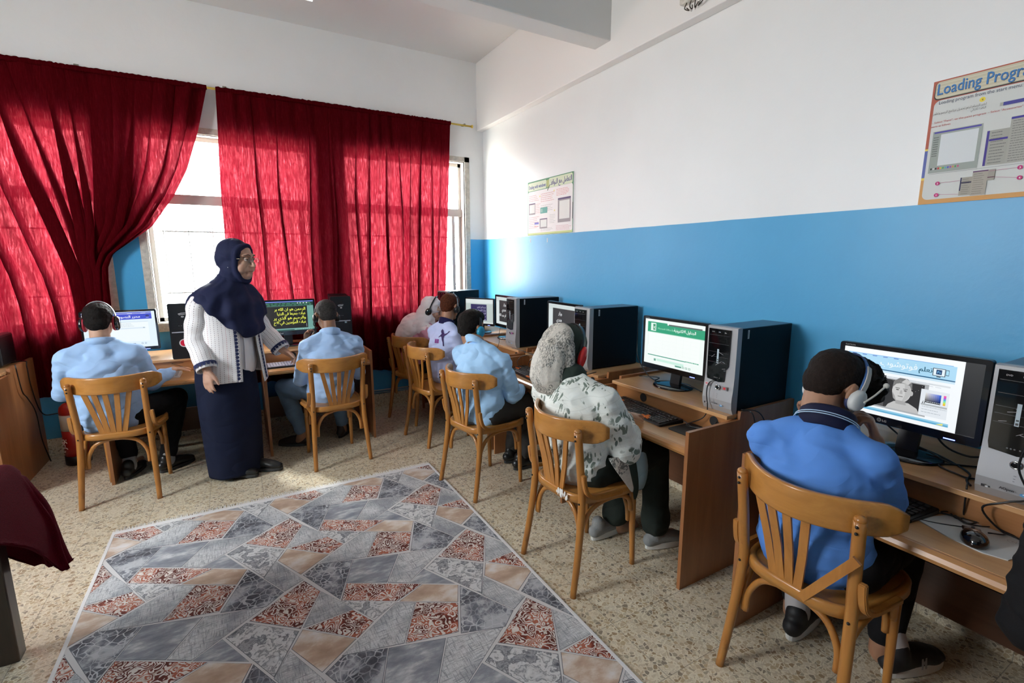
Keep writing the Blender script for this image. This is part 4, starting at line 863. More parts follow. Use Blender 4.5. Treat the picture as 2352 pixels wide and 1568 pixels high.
mb = MB(); mb.box((RX0-.004, RY0, .0005), (RX0+.012, RY1, .0098), bev=.002); mb.box((RX1-.012, RY0, .0005), (RX1+.004, RY1, .0098), bev=.002); mb.box((RX0-.004, RY1-.03, .0005), (RX1+.004, RY1+.004, .0100), bev=.002); mb.obj('woven_edge', simple('rug_edge', (.72, .72, .72), .8), rug)
mb = MB(); rn = random.Random(7); x = RX0
while x < RX1:
    a = rn.uniform(-.012, .012); L = rn.uniform(.035, .055)
    mb.tube([(x, RY1, .005), (x+a*.4, RY1+L*.5, .006), (x+a, RY1+L, .003)], [.0022, .0020, .0012], 5, cap=False); x += .0052
tag(mb.obj('fringe', simple('fringe_white', (.78, .77, .74), .9), rug), kind='stuff')

# ------------------------------------------------------------------ table with dark red cloth at the left edge, fire extinguisher
VELV = simple('red_velvet', (.060, .001, .006), .95, spec=.06, bump=.25, bscale=260, var=.25)
t = empty('side_table', (-1.3, 1.9, 0), 0, 'table at the left edge whose dark wooden leg shows under a red cloth', 'table')
DW = wood_mat('dark_wood', (.035, .022, .014), (.07, .045, .03), 'Z', 1, .5)
mb = MB(); mb.box((-.55, -.9, .72), (.500, .470, .75), bev=.004); mb.obj('tabletop', DW, t)
for lx, ly in ((.445, .45), (-.5, .45), (.47, -.85), (-.5, -.85)): mb = MB(); mb.box((lx-.035, ly-.035, 0), (lx+.03, ly+.03, .72), bev=.004); mb.obj('leg', DW, t)
mb = MB(); mb.box((-.5, .42, .62), (.47, .44, .72)); mb.box((.43, -.85, .62), (.45, .45, .72)); mb.obj('apron', DW, t)
def cloth_table():
    mb = MB(); nx, ny = 70, 90; G = []
    ex, ey, zt = -.785, 2.385, .753          # table edges
    for i in range(nx+1):
        row = []
        for j in range(ny+1):
            u = -1.8+(i/nx)*1.50; v = 1.25+(j/ny)*1.62      # cloth laid flat
            du, dv = max(0, u-ex), max(0, v-ey)
            L = math.hypot(du, dv); rn_ = noise.noise(Vector((u*5, v*5, 0)))
            if L == 0: p = (u, v, zt+.002+.002*rn_)
            else:
                lim = .50*math.exp(-max(0, ey-v)/.30 if du > 0 and dv == 0 else -max(0, ex-u)/.4 if du == 0 else 0)
                drop = min(L, lim); L0 = L; L = min(L, lim+.02); wv = .018*math.sin(math.atan2(dv, du+1e-6)*9+.6)*min(1, L*4)+.02*rn_*min(1, L*3)
                out = .035*(1-math.exp(-L*14))+.10*L+wv
                if du > 0 and dv > 0: dx, dy = du/L0, dv/L0; out += .05*min(1, L*2)*min(du, dv)/max(du, dv)
                else: dx, dy = (1, 0) if du > 0 else (0, 1)
                p = (min(u, ex)+dx*out, min(v, ey)+dy*out, zt-drop*.98+.01)
            row.append(mb.bm.verts.new(p))
        G.append(row)
    for i in range(nx):
        for j in range(ny): f = mb.bm.faces.new((G[i][j], G[i+1][j], G[i+1][j+1], G[i][j+1])); f.smooth = True
    o = mb.obj('table_cloth', VELV, fix=False); md = o.modifiers.new('s', 'SOLIDIFY'); md.thickness = .004; md.offset = 1
    return tag(o, 'dark red velvet cloth draped over the table corner at the left edge', 'tablecloth')
cloth_table()
t = empty('fire_extinguisher', (-1.125, 4.60, 0), 0, 'red fire extinguisher with a white label band behind the left chair', 'fire extinguisher')
REDP = simple('red_enamel', (.42, .012, .012), .28, coat=.5)
mb = MB(); mb.lathe([(.072, 0), (.076, .004), (.076, .07)], (0, 0, 0), 'Z', 28); mb.obj('rubber_foot', BLK, t)
mb = MB(); mb.lathe([(.073, .06), (.073, .27)], (0, 0, 0), 'Z', 28); mb.obj('cylinder', REDP, t)
mb = MB(); mb.lathe([(.0735, .265), (.0735, .385)], (0, 0, 0), 'Z', 28); mb.obj('label_band', simple('cream_label', (.62, .58, .50), .5), t)
mb = MB(); mb.lathe([(.073, .38), (.073, .41), (.066, .44), (.045, .462), (.02, .47), (.018, .50)], (0, 0, 0), 'Z', 28); mb.obj('shoulder', REDP, t)
mb = MB(); mb.box((-.02, -.012, .50), (.02, .012, .53), bev=.003); mb.box((-.02, -.008, .535), (.10, .008, .542), bev=.002, rot=Matrix.Rotation(R(-14), 3, 'Y'), piv=(-.02, 0, .53)); mb.obj('valve', simple('valve_metal', (.2, .2, .2), .3, metal=.8), t)
p = Print(rough=.4); p.text('\u0628\u0648\u062f\u0631\u0629', 0, 0, .05, (.75, .70, .66), bold=.001); p.obj('lettering', t, frame((-.045, -.0738, .115), (0, 0, 1), (-1, 0, 0)))

# ------------------------------------------------------------------ bentwood chairs
CW = wood_mat('chair_wood', (.32, .125, .024), (.45, .195, .042), 'Z', 1.2, .30, .35)
CWR = wood_mat('chair_rail_wood', (.36, .15, .030), (.49, .225, .052), 'Y', 1.2, .28, .45)
SCREW = simple('screw_dark', (.015, .012, .01), .5, metal=.3)
def chair_meshes():
    P = {}
    def fin(mb, n, m): 
        bmesh.ops.recalc_face_normals(mb.bm, faces=mb.bm.faces); me = bpy.data.meshes.new(n); mb.bm.to_mesh(me); mb.bm.free(); me.materials.append(m); P.setdefault(n, []).append(me)
    for s in (-1, 1):
        mb = MB(); pts = crom([(-.012, .198*s, 0), (.022, .188*s, .20), (.046, .178*s, .42), (.036, .178*s, .56), (.010, .184*s, .77)], 6)
        mb.tube(pts, [.0145+.0035*math.sin(min(1, k/14)*math.pi/2) for k in range(len(pts))], 12, side=(1, 0, 0)); mb.ball((.010, .184*s, .772), (.0175, .0175, .013)); fin(mb, 'back_post', CW)
        mb = MB(); mb.tube(crom([(.395, .168*s, 0), (.388, .166*s, .2), (.382, .165*s, .425)], 4), [.0125+.005*k/8 for k in range(9)], 12, side=(1, 0, 0)); fin(mb, 'leg', CW)
        mb = MB(); mb.tube(crom([(.052, .166*s, .235), (.062, .168*s, .31), (.10, .174*s, .375), (.16, .18*s, .405), (.22, .184*s, .412), (.29, .182*s, .402), (.345, .176*s, .365), (.366, .17*s, .30)], 4), .0115, 8); fin(mb, 'side_hoop', CW)
        mb = MB(); mb.sweep(crom([(.030, .203*s, .575), (.036, .204*s, .53), (.052, .206*s, .485), (.095, .209*s, .458), (.17, .214*s, .452), (.25, .218*s, .450)], 4), [(-.009, -.011), (.009, -.011), (.009, .011), (-.009, .011)], up=(0, 1, 0), smooth=False); bmesh.ops.bevel(mb.bm, geom=[e for e in mb.bm.edges], offset=.003, segments=2, affect='EDGES'); fin(mb, 'corner_brace', CW)
        for z in (.755, .735): mb = MB(); mb.ball((-.0065+.004*0, .184*s, z-.002), (.0045, .005, .005), seg=8); fin(mb, 'screw', SCREW)
        mb = MB(); mb.ball((.028, .179*s, .43), (.0045, .005, .005), seg=8); fin(mb, 'screw', SCREW)
    for x, y in ((.050, .155), (.372, .150)):
        mb = MB(); d = 1 if x < .2 else -1
        mb.tube(crom([(x, -y, .235), (x+.004*d, -y+.006, .31), (x+.006*d, -y*.72, .376), (x+.006*d, -y*.35, .402), (x+.006*d, 0, .408), (x+.006*d, y*.35, .402), (x+.006*d, y*.72, .376), (x+.004*d, y-.006, .31), (x, y, .235)], 4), .0115, 8); fin(mb, 'rear_hoop' if x < .2 else 'front_hoop', CW)
    # seat: bent rim with a thin plate set in it
    out = []
    for k in range(48):
        a = 2*math.pi*k/48; c, s = math.cos(a), math.sin(a); e = .52
        X = .232+.205*math.copysign(abs(c)**e, c); Y = (.176+.032*(X-.03)/.4)*math.copysign(abs(s)**e, s); out.append((X, Y, .437))
    mb = MB(); mb.sweep(out, [(-.012, -.019), (.012, -.019), (.012, .012), (.007, .019), (-.007, .019), (-.012, .012)], closed=True, smooth=True); fin(mb, 'seat_rim', CWR)
    mb = MB(); mb.prism([((x-.23)*.965+.23, y*.96) for x, y, z in out], .440, .450, 'Z'); fin(mb, 'seat', CWR)
    arc = lambda y: -.030+.085*(y/.18)**2
    pts = [(arc(y), y, .762) for y in [(-.248+.496*k/32) for k in range(33)]]
    def pr(k):
        d = min(k, 32-k); h = .050*(1-.55*max(0, (3-d)/3)**2); return [(-.008, -h), (.008, -h), (.0095, -h+.006), (.0095, h-.006), (.008, h), (-.008, h), (-.0095, h-.006), (-.0095, -h+.006)]
    mb = MB(); mb.sweep(pts, pr, smooth=True); fin(mb, 'top_rail', CWR)
    for k in range(5):
        yt, yb = (-.112+.056*k), (-.050+.025*k); mb = MB()
        a, b = Vector((arc(yt)+.001, yt, .722)), Vector((.030, yb, .432)); mb.sweep([b, b.lerp(a, .5)+Vector((.006, 0, 0)), a], [(-.0135, -.004), (.0135, -.004), (.0135, .004), (-.0135, .004)], up=(1, 0, 0)); fin(mb, 'back_slat', CW)
        mb = MB(); mb.ball((.0245, yb, .442), (.003, .003, .003), seg=6); fin(mb, 'screw', SCREW)
    return P
CP = chair_meshes()
def chair(x, y, deg, label, loose=False, drips=0):
    """origin between the rear feet, the sitter faces +x"""
    t = empty('wooden_chair', (x, y, 0), R(deg), label, 'chair', 'bentwood classroom chairs')
    for n, L in CP.items():
        for k, me in enumerate(L):
            if loose and n == 'back_slat' and k in (0,): continue
            o = bpy.data.objects.new(n, me); COL.objects.link(o); o.parent = t
    if loose:      # the slat nearest the camera has come off the rail and leans on the post
        mb = MB(); mb.sweep([(.018, -.045, .432), (-.012, -.198, .66)], [(-.0135, -.004), (.0135, -.004), (.0135, .004), (-.0135, .004)], up=(1, 0, 0)); o = mb.obj('back_slat', CW, t); o['label'] = 'loose slat leaning against the post'
    if drips:
        rn = random.Random(3); mb = MB()
        for k in range(drips):
            y = -.135+.10*rn.random(); mb.ball((.0150, y, .428+.024*rn.random()), (.0022, .003+.005*rn.random(), .004+.011*rn.random()), seg=8)
        o = mb.obj('paint_drips', simple('paint_white', (.75, .74, .70), .4), t); o['label'] = 'splashes of white paint'
    return t
chair(1.470, .785, 0, 'nearest wooden chair with a loose slat, under the boy in the blue polo shirt', loose=True)
chair(1.203, 1.748, 3, 'wooden chair splashed with white paint under the girl in the patterned scarf', drips=16)
chair(1.168, 2.745, 11, 'wooden chair of the boy with turquoise headphones')
chair(1.225, 3.727, 10, 'wooden chair right behind the boy in the pale shirt with a dark animal print')
chair(1.272, 4.277, 21, 'wooden chair of the girl in the white scarf, nearest the window wall')
chair(-.722, 3.645, 83, 'leftmost wooden chair, in front of the fire extinguisher')
chair(.595, 3.550, 94, 'wooden chair of the boy in jeans, just right of the standing woman')

# ------------------------------------------------------------------ people
V = Vector
def skin_mat(name, c):
    m, t, b = nmat(name); cc = coords(t)
    t.links.new(ramp(t, noisef(t, cc, 18, 4), [(.3, tuple(x*.86 for x in c)), (.7, tuple(min(1, x*1.12) for x in c))]), b.inputs['Base Color'])
    b.inputs['Roughness'].default_value = .5; b.inputs['Subsurface Weight'].default_value = .12; b.inputs['Subsurface Radius'].default_value = (.012, .005, .003); b.inputs['Subsurface Scale'].default_value = 1
    bump(t, b, noisef(t, cc, 220, 2), .08, .001); return m
def cloth_mat(name, c, var=.1, rough=.85, bs=.35, weave=500):
    m, t, b = nmat(name); cc = coords(t)
    n = noisef(t, cc, 6, 4); t.links.new(ramp(t, n, [(.3, tuple(x*(1-var) for x in c)), (.7, tuple(min(1, x*(1+var)) for x in c))]), b.inputs['Base Color'])
    b.inputs['Roughness'].default_value = rough; b.inputs['Specular IOR Level'].default_value = .2
    rg = mth(t, 'ABSOLUTE', mth(t, 'SUBTRACT', noisef(t, coords(t, (1, 1, 1.7), (.5, .3, 0)), 5, 1, .4, .3), .5)); rg = mth(t, 'MINIMUM', mth(t, 'MULTIPLY', rg, 6), 1.0)
    h = mth(t, 'ADD', mth(t, 'ADD', rg, mth(t, 'MULTIPLY', noisef(t, coords(t, (1, 1, 1.6)), 9, 2, .45, .2), 1.0)), mth(t, 'MULTIPLY', noisef(t, cc, weave, 1), .05))
    bump(t, b, h, bs, .02); return m
def hair_mat(name, c, s=90):
    m, t, b = nmat(name); cc = coords(t)
    n = noisef(t, cc, s, 5, .7); t.links.new(ramp(t, n, [(.35, tuple(x*.4 for x in c)), (.7, c)]), b.inputs['Base Color'])
    b.inputs['Roughness'].default_value = .6; b.inputs['Specular IOR Level'].default_value = .12; bump(t, b, n, .7, .01); return m

class Blob:
    """a group of overlapping tapered limbs and rounded masses that is fused into one continuous surface"""
    def __init__(s): s.mb = MB()
    def limb(s, pts, rad, side=None, n=5, seg=16):
        P = crom(pts, n) if len(pts) > 2 else [V(pts[0]).lerp(V(pts[1]), k/n) for k in range(n+1)]
        rr = [(r, r) if isinstance(r, (int, float)) else r for r in rad]; K = len(P)-1; S = len(rr)-1
        rs = []
        for k in range(K+1):
            q = k/K*S; i = min(int(q), S-1); f = q-i; f = f*f*(3-2*f); rs.append((rr[i][0]*(1-f)+rr[i+1][0]*f, rr[i][1]*(1-f)+rr[i+1][1]*f))
        t0 = (P[1]-P[0]).normalized(); t1 = (P[-1]-P[-2]).normalized(); m0 = min(rs[0]); m1 = min(rs[-1])
        pre = [(P[0]-t0*m0*math.sin(a), math.cos(a)) for a in (1.35, 1.0, .55)]; post = [(P[-1]+t1*m1*math.sin(a), math.cos(a)) for a in (.55, 1.0, 1.35)]
        pts2 = [p for p, _ in pre]+P+[p for p, _ in post]
        r2 = [(rs[0][0]*c, rs[0][1]*c) for _, c in pre]+rs+[(rs[-1][0]*c, rs[-1][1]*c) for _, c in post]
        s.mb.tube(pts2, r2, seg, side=side); return s
    def ball(s, c, r, rot=None): s.mb.ball(c, r, seg=18, rot=rot); return s
    def fuse(s, name, mat, vox=.007, sm=4, parent=None, disp=None, M=None):
        if M is not None: s.mb.bm.transform(M)
        bmesh.ops.recalc_face_normals(s.mb.bm, faces=s.mb.bm.faces)
        me = bpy.data.meshes.new(name); s.mb.bm.to_mesh(me); s.mb.bm.free()
        o = bpy.data.objects.new(name, me); COL.objects.link(o)
        a = o.modifiers.new('r', 'REMESH'); a.mode = 'VOXEL'; a.voxel_size = vox; a.use_smooth_shade = True
        b = o.modifiers.new('s', 'SMOOTH'); b.factor = .5; b.iterations = sm
        dg = bpy.context.evaluated_depsgraph_get(); dg.update()
        m2 = bpy.data.meshes.new_from_object(o.evaluated_get(dg)); o.modifiers.clear(); o.data = m2; bpy.data.meshes.remove(me); m2.name = name
        if disp:
            n = len(m2.vertices); co = np.empty(n*3); m2.vertices.foreach_get('co', co); no = np.empty(n*3); m2.vertices.foreach_get('normal', no)
            co = co.reshape(-1, 3); no = no.reshape(-1, 3); d = disp(co, no); m2.vertices.foreach_set('co', (co+no*d[:, None]).ravel()); m2.update()
        m2.materials.clear(); m2.materials.append(mat)
        for p in m2.polygons: p.use_smooth = True
        if parent: o.parent = parent
        return o
def wrinkle(amp=.004, sc=(9, 9, 14), seed=0, amp2=0, sc2=40, lim=None):
    def f(co, no):
        out = np.zeros(len(co))
        for i, c in enumerate(co):
            q = V((c[0]*sc[0]+seed, c[1]*sc[1], c[2]*sc[2])); a = noise.noise(q); r_ = 1-abs(noise.noise(q*1.3+V((5, seed, 2))))*2.2
            out[i] = amp*(a*1.0+max(-.5, r_)*.9)
        return out
    return f
def fr3(fwd, up):
    f = V(fwd).normalized(); u = V(up); u = (u-f*u.dot(f)).normalized(); r = f.cross(u); return f, u, r
class Head:
    """c = centre of the skull at ear height; fwd the way the face looks; up the crown"""
    def __init__(s, c, fwd, up, sc=1.0): s.c = V(c); s.f, s.u, s.r = fr3(fwd, up); s.k = sc; s.R = Matrix((s.r, s.f, s.u)).transposed()
    def p(s, x, y, z): return s.c+(s.r*x+s.f*y+s.u*z)*s.k
    def ball(s, B, x, y, z, rx, ry, rz, tilt=None):
        R_ = s.R if tilt is None else s.R @ Matrix.Rotation(tilt[1], 3, tilt[0]); B.ball(s.p(x, y, z), (rx*s.k, ry*s.k, rz*s.k), rot=R_)
    def build(s, B, neck=None, face=True, ears=True, full=0):
        b = lambda *a, **k: s.ball(B, *a, **k)
        if full:
            for q in (-1, 1): b(.040*q, .048, -.048, .032, .032, .036)
            b(0, .040, -.098, .050, .040, .028); b(0, .074, -.090, .024, .018, .018)
        b(0, -.012, .030, .072, .092, .082); b(0, .028, -.035, .058, .056, .075); b(0, .058, -.092, .028, .026, .022); b(0, .02, -.07, .048, .045, .035)
        if face:
            for q in (-1, 1):
                b(.030*q, .060, -.022, .026, .024, .026); b(.012*q, .090, -.036, .009, .010, .008)
                B.limb([s.p(.012*q, .083, .026), s.p(.030*q, .080, .030), s.p(.048*q, .062, .024)], [.010*s.k, .010*s.k, .008*s.k], n=3, seg=10)
                b(.040*q, .045, -.065, .020, .022, .022)
            B.limb([s.p(0, .082, .022), s.p(0, .094, -.006), s.p(0, .106, -.030)], [.009*s.k, .010*s.k, .012*s.k], n=4, seg=12); b(0, .100, -.036, .011, .011, .009)
            B.limb([s.p(-.022, .078, -.063), s.p(0, .090, -.060), s.p(.022, .078, -.063)], [.005*s.k, .0075*s.k, .005*s.k], n=4, seg=10)
            B.limb([s.p(-.018, .078, -.071), s.p(0, .088, -.073), s.p(.018, .078, -.071)], [.005*s.k, .008*s.k, .005*s.k], n=4, seg=10)
            b(0, .070, -.050, .030, .022, .018)
        if ears:
            for q in (-1, 1): b(.076*q, -.008, -.008, .009, .019, .031, tilt=('X', R(-12))); b(.080*q, -.014, .004, .007, .015, .018)
        if neck is not None: B.limb([s.p(0, -.028, -.03), s.p(0, -.024, -.085).lerp(V(neck), .3), neck], [(.052*s.k, .056*s.k), .054*s.k, .060*s.k], n=5)
    def hair(s, mat, parent, vox=.006, style='short', amp=.004):
        B = Blob(); b = lambda *a, **k: s.ball(B, *a, **k)
        b(0, -.022, .040, .079, .092, .080); b(0, -.050, .000, .068, .058, .070)
        if style == 'curly':
            rn = random.Random(5); b(0, .015, .085, .072, .078, .050)
            for k in range(150):
                a = rn.uniform(-1.1, 1.1); q = rn.uniform(0, 1); r0 = rn.uniform(.85, 1.08)
                x = .070*math.sin(a*1.1)*r0; y = .01+.085*q*math.cos(a*.6); z = .06+.070*math.cos(a*.9)*(1-.25*q)*r0
                B.mb.tube([s.p(x+.010*math.cos(w_*1.9), y+.010*math.sin(w_*1.9), z+.0035*w_-.004) for w_ in range(6)], .0052, 6)
        elif style == 'full': b(0, -.005, .070, .074, .082, .056); b(0, .035, .075, .058, .05, .04)
        else: b(0, .000, .062, .072, .080, .055)
        def dsp(co, no):
            out = np.zeros(len(co))
            for i, c in enumerate(co): out[i] = amp*(noise.noise(V(c)*60)+.6*noise.noise(V(c)*140))
            return out
        o = B.fuse('hair', mat, vox, 2, parent, dsp); return o
def hand(B, w_, d, n, curl=(.25, .3, .3), sc=1.0, thumb=1, spread=.06, curls=None, tcurl=.4):
    """w_ wrist, d towards the fingers, n out of the palm; thumb leaves on side thumb*(d x n)"""
    w_ = V(w_); d = V(d).normalized(); n = V(n); n = (n-d*n.dot(d)).normalized(); s_ = d.cross(n)*thumb
    k = sc; L = .082*k
    B.limb([w_-d*.02*k, w_+d*.03*k, w_+d*L*.95], [(.024*k, .017*k), (.034*k, .016*k), (.038*k, .012*k)], side=s_, n=3)
    for i, (off, ln, rr) in enumerate(((.028, .070, .0088), (.0095, .078, .0090), (-.0095, .073, .0086), (-.0275, .058, .0078))):
        p = w_+d*(L-(.004 if i in (1, 2) else .010)*k)+s_*off*k; c = (curls[i] if curls else curl); dd = (d+s_*(off/.028)*spread).normalized(); pts = [p-dd*.015*k, p]
        for q, fr_ in enumerate((.45, .30, .25)):
            ax = s_.cross(V((0, 0, 0))) if False else None
            a = c[q]; nn = (n-dd*n.dot(dd)).normalized(); dd = (dd*math.cos(a)+nn*math.sin(a)).normalized(); p = p+dd*ln*k*fr_; pts.append(p)
        B.limb(pts, [rr*k, rr*1.04*k, rr*.95*k, rr*.9*k, rr*.72*k], n=3, seg=10)
    p = w_+d*.022*k+s_*.026*k; dd = (d*.75+s_*.62+n*.30).normalized(); t2 = (d*.95+s_*.10+n*tcurl).normalized()
    B.limb([p-dd*.01*k, p+dd*.030*k, p+dd*.038*k+t2*.026*k, p+dd*.038*k+t2*.048*k], [.016*k, .0125*k, .0105*k, .008*k], n=3, seg=10)
def foot(B, a, d, k=1.0, tipup=0):
    a = V(a); d = V(d); B.limb([a, a+V((0, 0, -.05*k))+d*.01, a+V((0, 0, -.075*k))+d*.05*k, a+V((0, 0, -.085*k+tipup))+d*.15*k], [.038*k, (.038*k, .04*k), (.040*k, .034*k), (.040*k, .022*k)], n=4)
def shoe(parent, ankle, d, m, sole, k=1.0, label=None, low=.02, toeflat=True, drop=.08, name='shoe'):
    """ankle height above ground = drop; d points to the toes"""
    a = V(ankle); d = V((d[0], d[1], 0)).normalized(); s_ = V((-d.y, d.x, 0)); g = a.z-drop*k
    B = Blob(); P = lambda f, z: V((a.x+d.x*f*k, a.y+d.y*f*k, g+z*k))
    B.limb([P(-.045, .045), P(.0, .050), P(.06, .048), P(.12, .038), P(.165, .030)], [(.034*k, .036*k), (.037*k, .042*k), (.040*k, .036*k), (.044*k, .028*k), (.034*k, .020*k)], side=s_, n=4)
    B.limb([P(-.02, .09), P(-.012, .06)], [(.036*k, .036*k), (.038*k, .04*k)], side=s_, n=3)
    o = B.fuse(name, m, .006, 2, parent); 
    if label: o['label'] = label
    out = []
    for q in range(28):
        t_ = 2*math.pi*q/28; f = .06+.128*math.cos(t_); w2 = (.038+.008*math.cos(t_))*math.copysign(abs(math.sin(t_))**.75, math.sin(t_)); out.append((a.x+d.x*f*k+s_.x*w2*k, a.y+d.y*f*k+s_.y*w2*k))
    mb = MB(); mb.prism(out, g, g+low*k, 'Z'); so = mb.obj('sole', sole, o)
    return o

def headphones(H, label, band_m, cup_m, cush_m=None, mic=None, r=.098, tilt=0, yo=0, cup=.036, cs=(.9, 1.12), cdy=0, zc=-.012, width=.011, mic_m=None, bw=.082, long=0):
    """arc over the head between the ears; built in the head's frame"""
    t = empty('headphones', tuple(H.p(0, 0, 0)), 0, label, 'headphones')
    M_ = Matrix.Translation(-H.p(0, 0, 0)); cush_m = cush_m or BLK
    def P(x, y, z): return H.p(x, y, z)
    pts = []
    for k in range(17):
        a = math.pi*(k/16); x = bw*math.cos(a); z = zc+.02+(r+.018)*math.sin(a); y = yo+tilt*math.sin(a); pts.append(P(x, y, z))
    mb = MB(); mb.tube(pts, [(.0035, width)]*17, 10, side=tuple(H.f.cross(H.u).cross(H.f)) if False else None); mb.bm.clear()
    W2 = width
    mb.sweep(pts, [(-W2, -.002), (W2, -.002), (W2, .002), (-W2, .002)], up=tuple(H.f), smooth=True)
    # sweep's 'up' runs along the face direction, so swap the profile
    mb.bm.clear(); mb.sweep(pts, [(-.0025, -W2), (.0025, -W2), (.0025, W2), (-.0025, W2)], up=tuple(H.f), smooth=True)
    mb.obj('headband', band_m, t, M=M_)
    for q in (-1, 1):
        mb = MB(); mb.tube([P(bw*q, yo, zc+.03), P((bw+.008)*q, yo, zc+.005), P((bw+.012)*q, yo-.002, zc-.012)], [(.004, .008)]*3, 8); mb.obj('yoke', band_m if not mic_m else mic_m, t, M=M_)
        if long: mb = MB(); sl_ = pts[:5] if q > 0 else pts[-5:]; mb.sweep([p+H.r*q*.001 for p in sl_], [(-.005, -W2*.7), (.005, -W2*.7), (.005, W2*.7), (-.005, W2*.7)], up=tuple(H.f), smooth=False); mb.obj('slider', mic_m, t, M=M_)
        A = MB(); prof = [(.001, .020), (cup*.7, .020), (cup*.95, .014), (cup, .006), (cup, 0), (cup*.9, -.004), (.001, -.004)]
        vs = A.lathe(prof, (0, 0, 0), 'X', 26, sy=1.0)
        for v in vs: v.co = P((bw-.002)*q+v.co.x*q, yo+v.co.y*cs[0]+cdy, zc-.010+v.co.z*cs[1])
        c_ = A.obj('ear_cup', cup_m, t, M=M_)
        A = MB(); vs = A.lathe([(cup*.5, -.002), (cup*.98, -.002), (cup*1.02, -.008), (cup*.9, -.015), (cup*.5, -.013)], (0, 0, 0), 'X', 26)
        for v in vs: v.co = P((bw-.002)*q+v.co.x*q, yo+v.co.y*cs[0]+cdy, zc-.010+v.co.z*cs[1])
        A.obj('ear_cushion', cush_m, c_, M=M_)
    if mic:
        A = MB(); A.tube([P(*p) for p in crom(mic, 6)], .0032, 8); b_ = A.obj('microphone_boom', mic_m or BLK, t, M=M_)
        A = MB(); e = P(*mic[-1]); A.ball(e, .009, seg=12); A.obj('microphone', mic_m or BLK, b_, M=M_)
    return t

BLUE_SH = cloth_mat('light_blue_cotton', (.36, .53, .80), .06, .8, .45)
BLUE_SH2 = cloth_mat('light_blue_cotton_greyer', (.33, .50, .76), .06, .8, .45)
BLUE_SH3 = cloth_mat('light_blue_cotton_bright', (.38, .62, .90), .06, .8, .45)
NAVY = cloth_mat('navy_cloth', (.012, .016, .050), .12, .75, .25); NAVY2 = cloth_mat('navy_skirt_cloth', (.006, .010, .030), .08, .8, .2)
BLACKC = cloth_mat('black_cloth', (.006, .006, .007), .1, .85, .3); JEAN = cloth_mat('faded_jeans', (.13, .20, .29), .22, .85, .35)
GREYP = cloth_mat('grey_trousers', (.040, .038, .036), .12, .85, .35); OLIVE = cloth_mat('dark_green_trousers', (.018, .024, .020), .1, .85, .3)
HAIRB = hair_mat('black_hair', (.014, .011, .010)); HAIRN = hair_mat('brown_black_hair', (.020, .012, .009)); HAIRR = hair_mat('reddish_hair', (.12, .034, .014)); HAIRG = hair_mat('greying_hair', (.05, .045, .042))
SK1 = skin_mat('skin_a', (.54, .32, .23)); SK2 = skin_mat('skin_b', (.33, .17, .10)); SK3 = skin_mat('skin_c', (.54, .33, .23)); SK4 = skin_mat('skin_d', (.20, .095, .055))

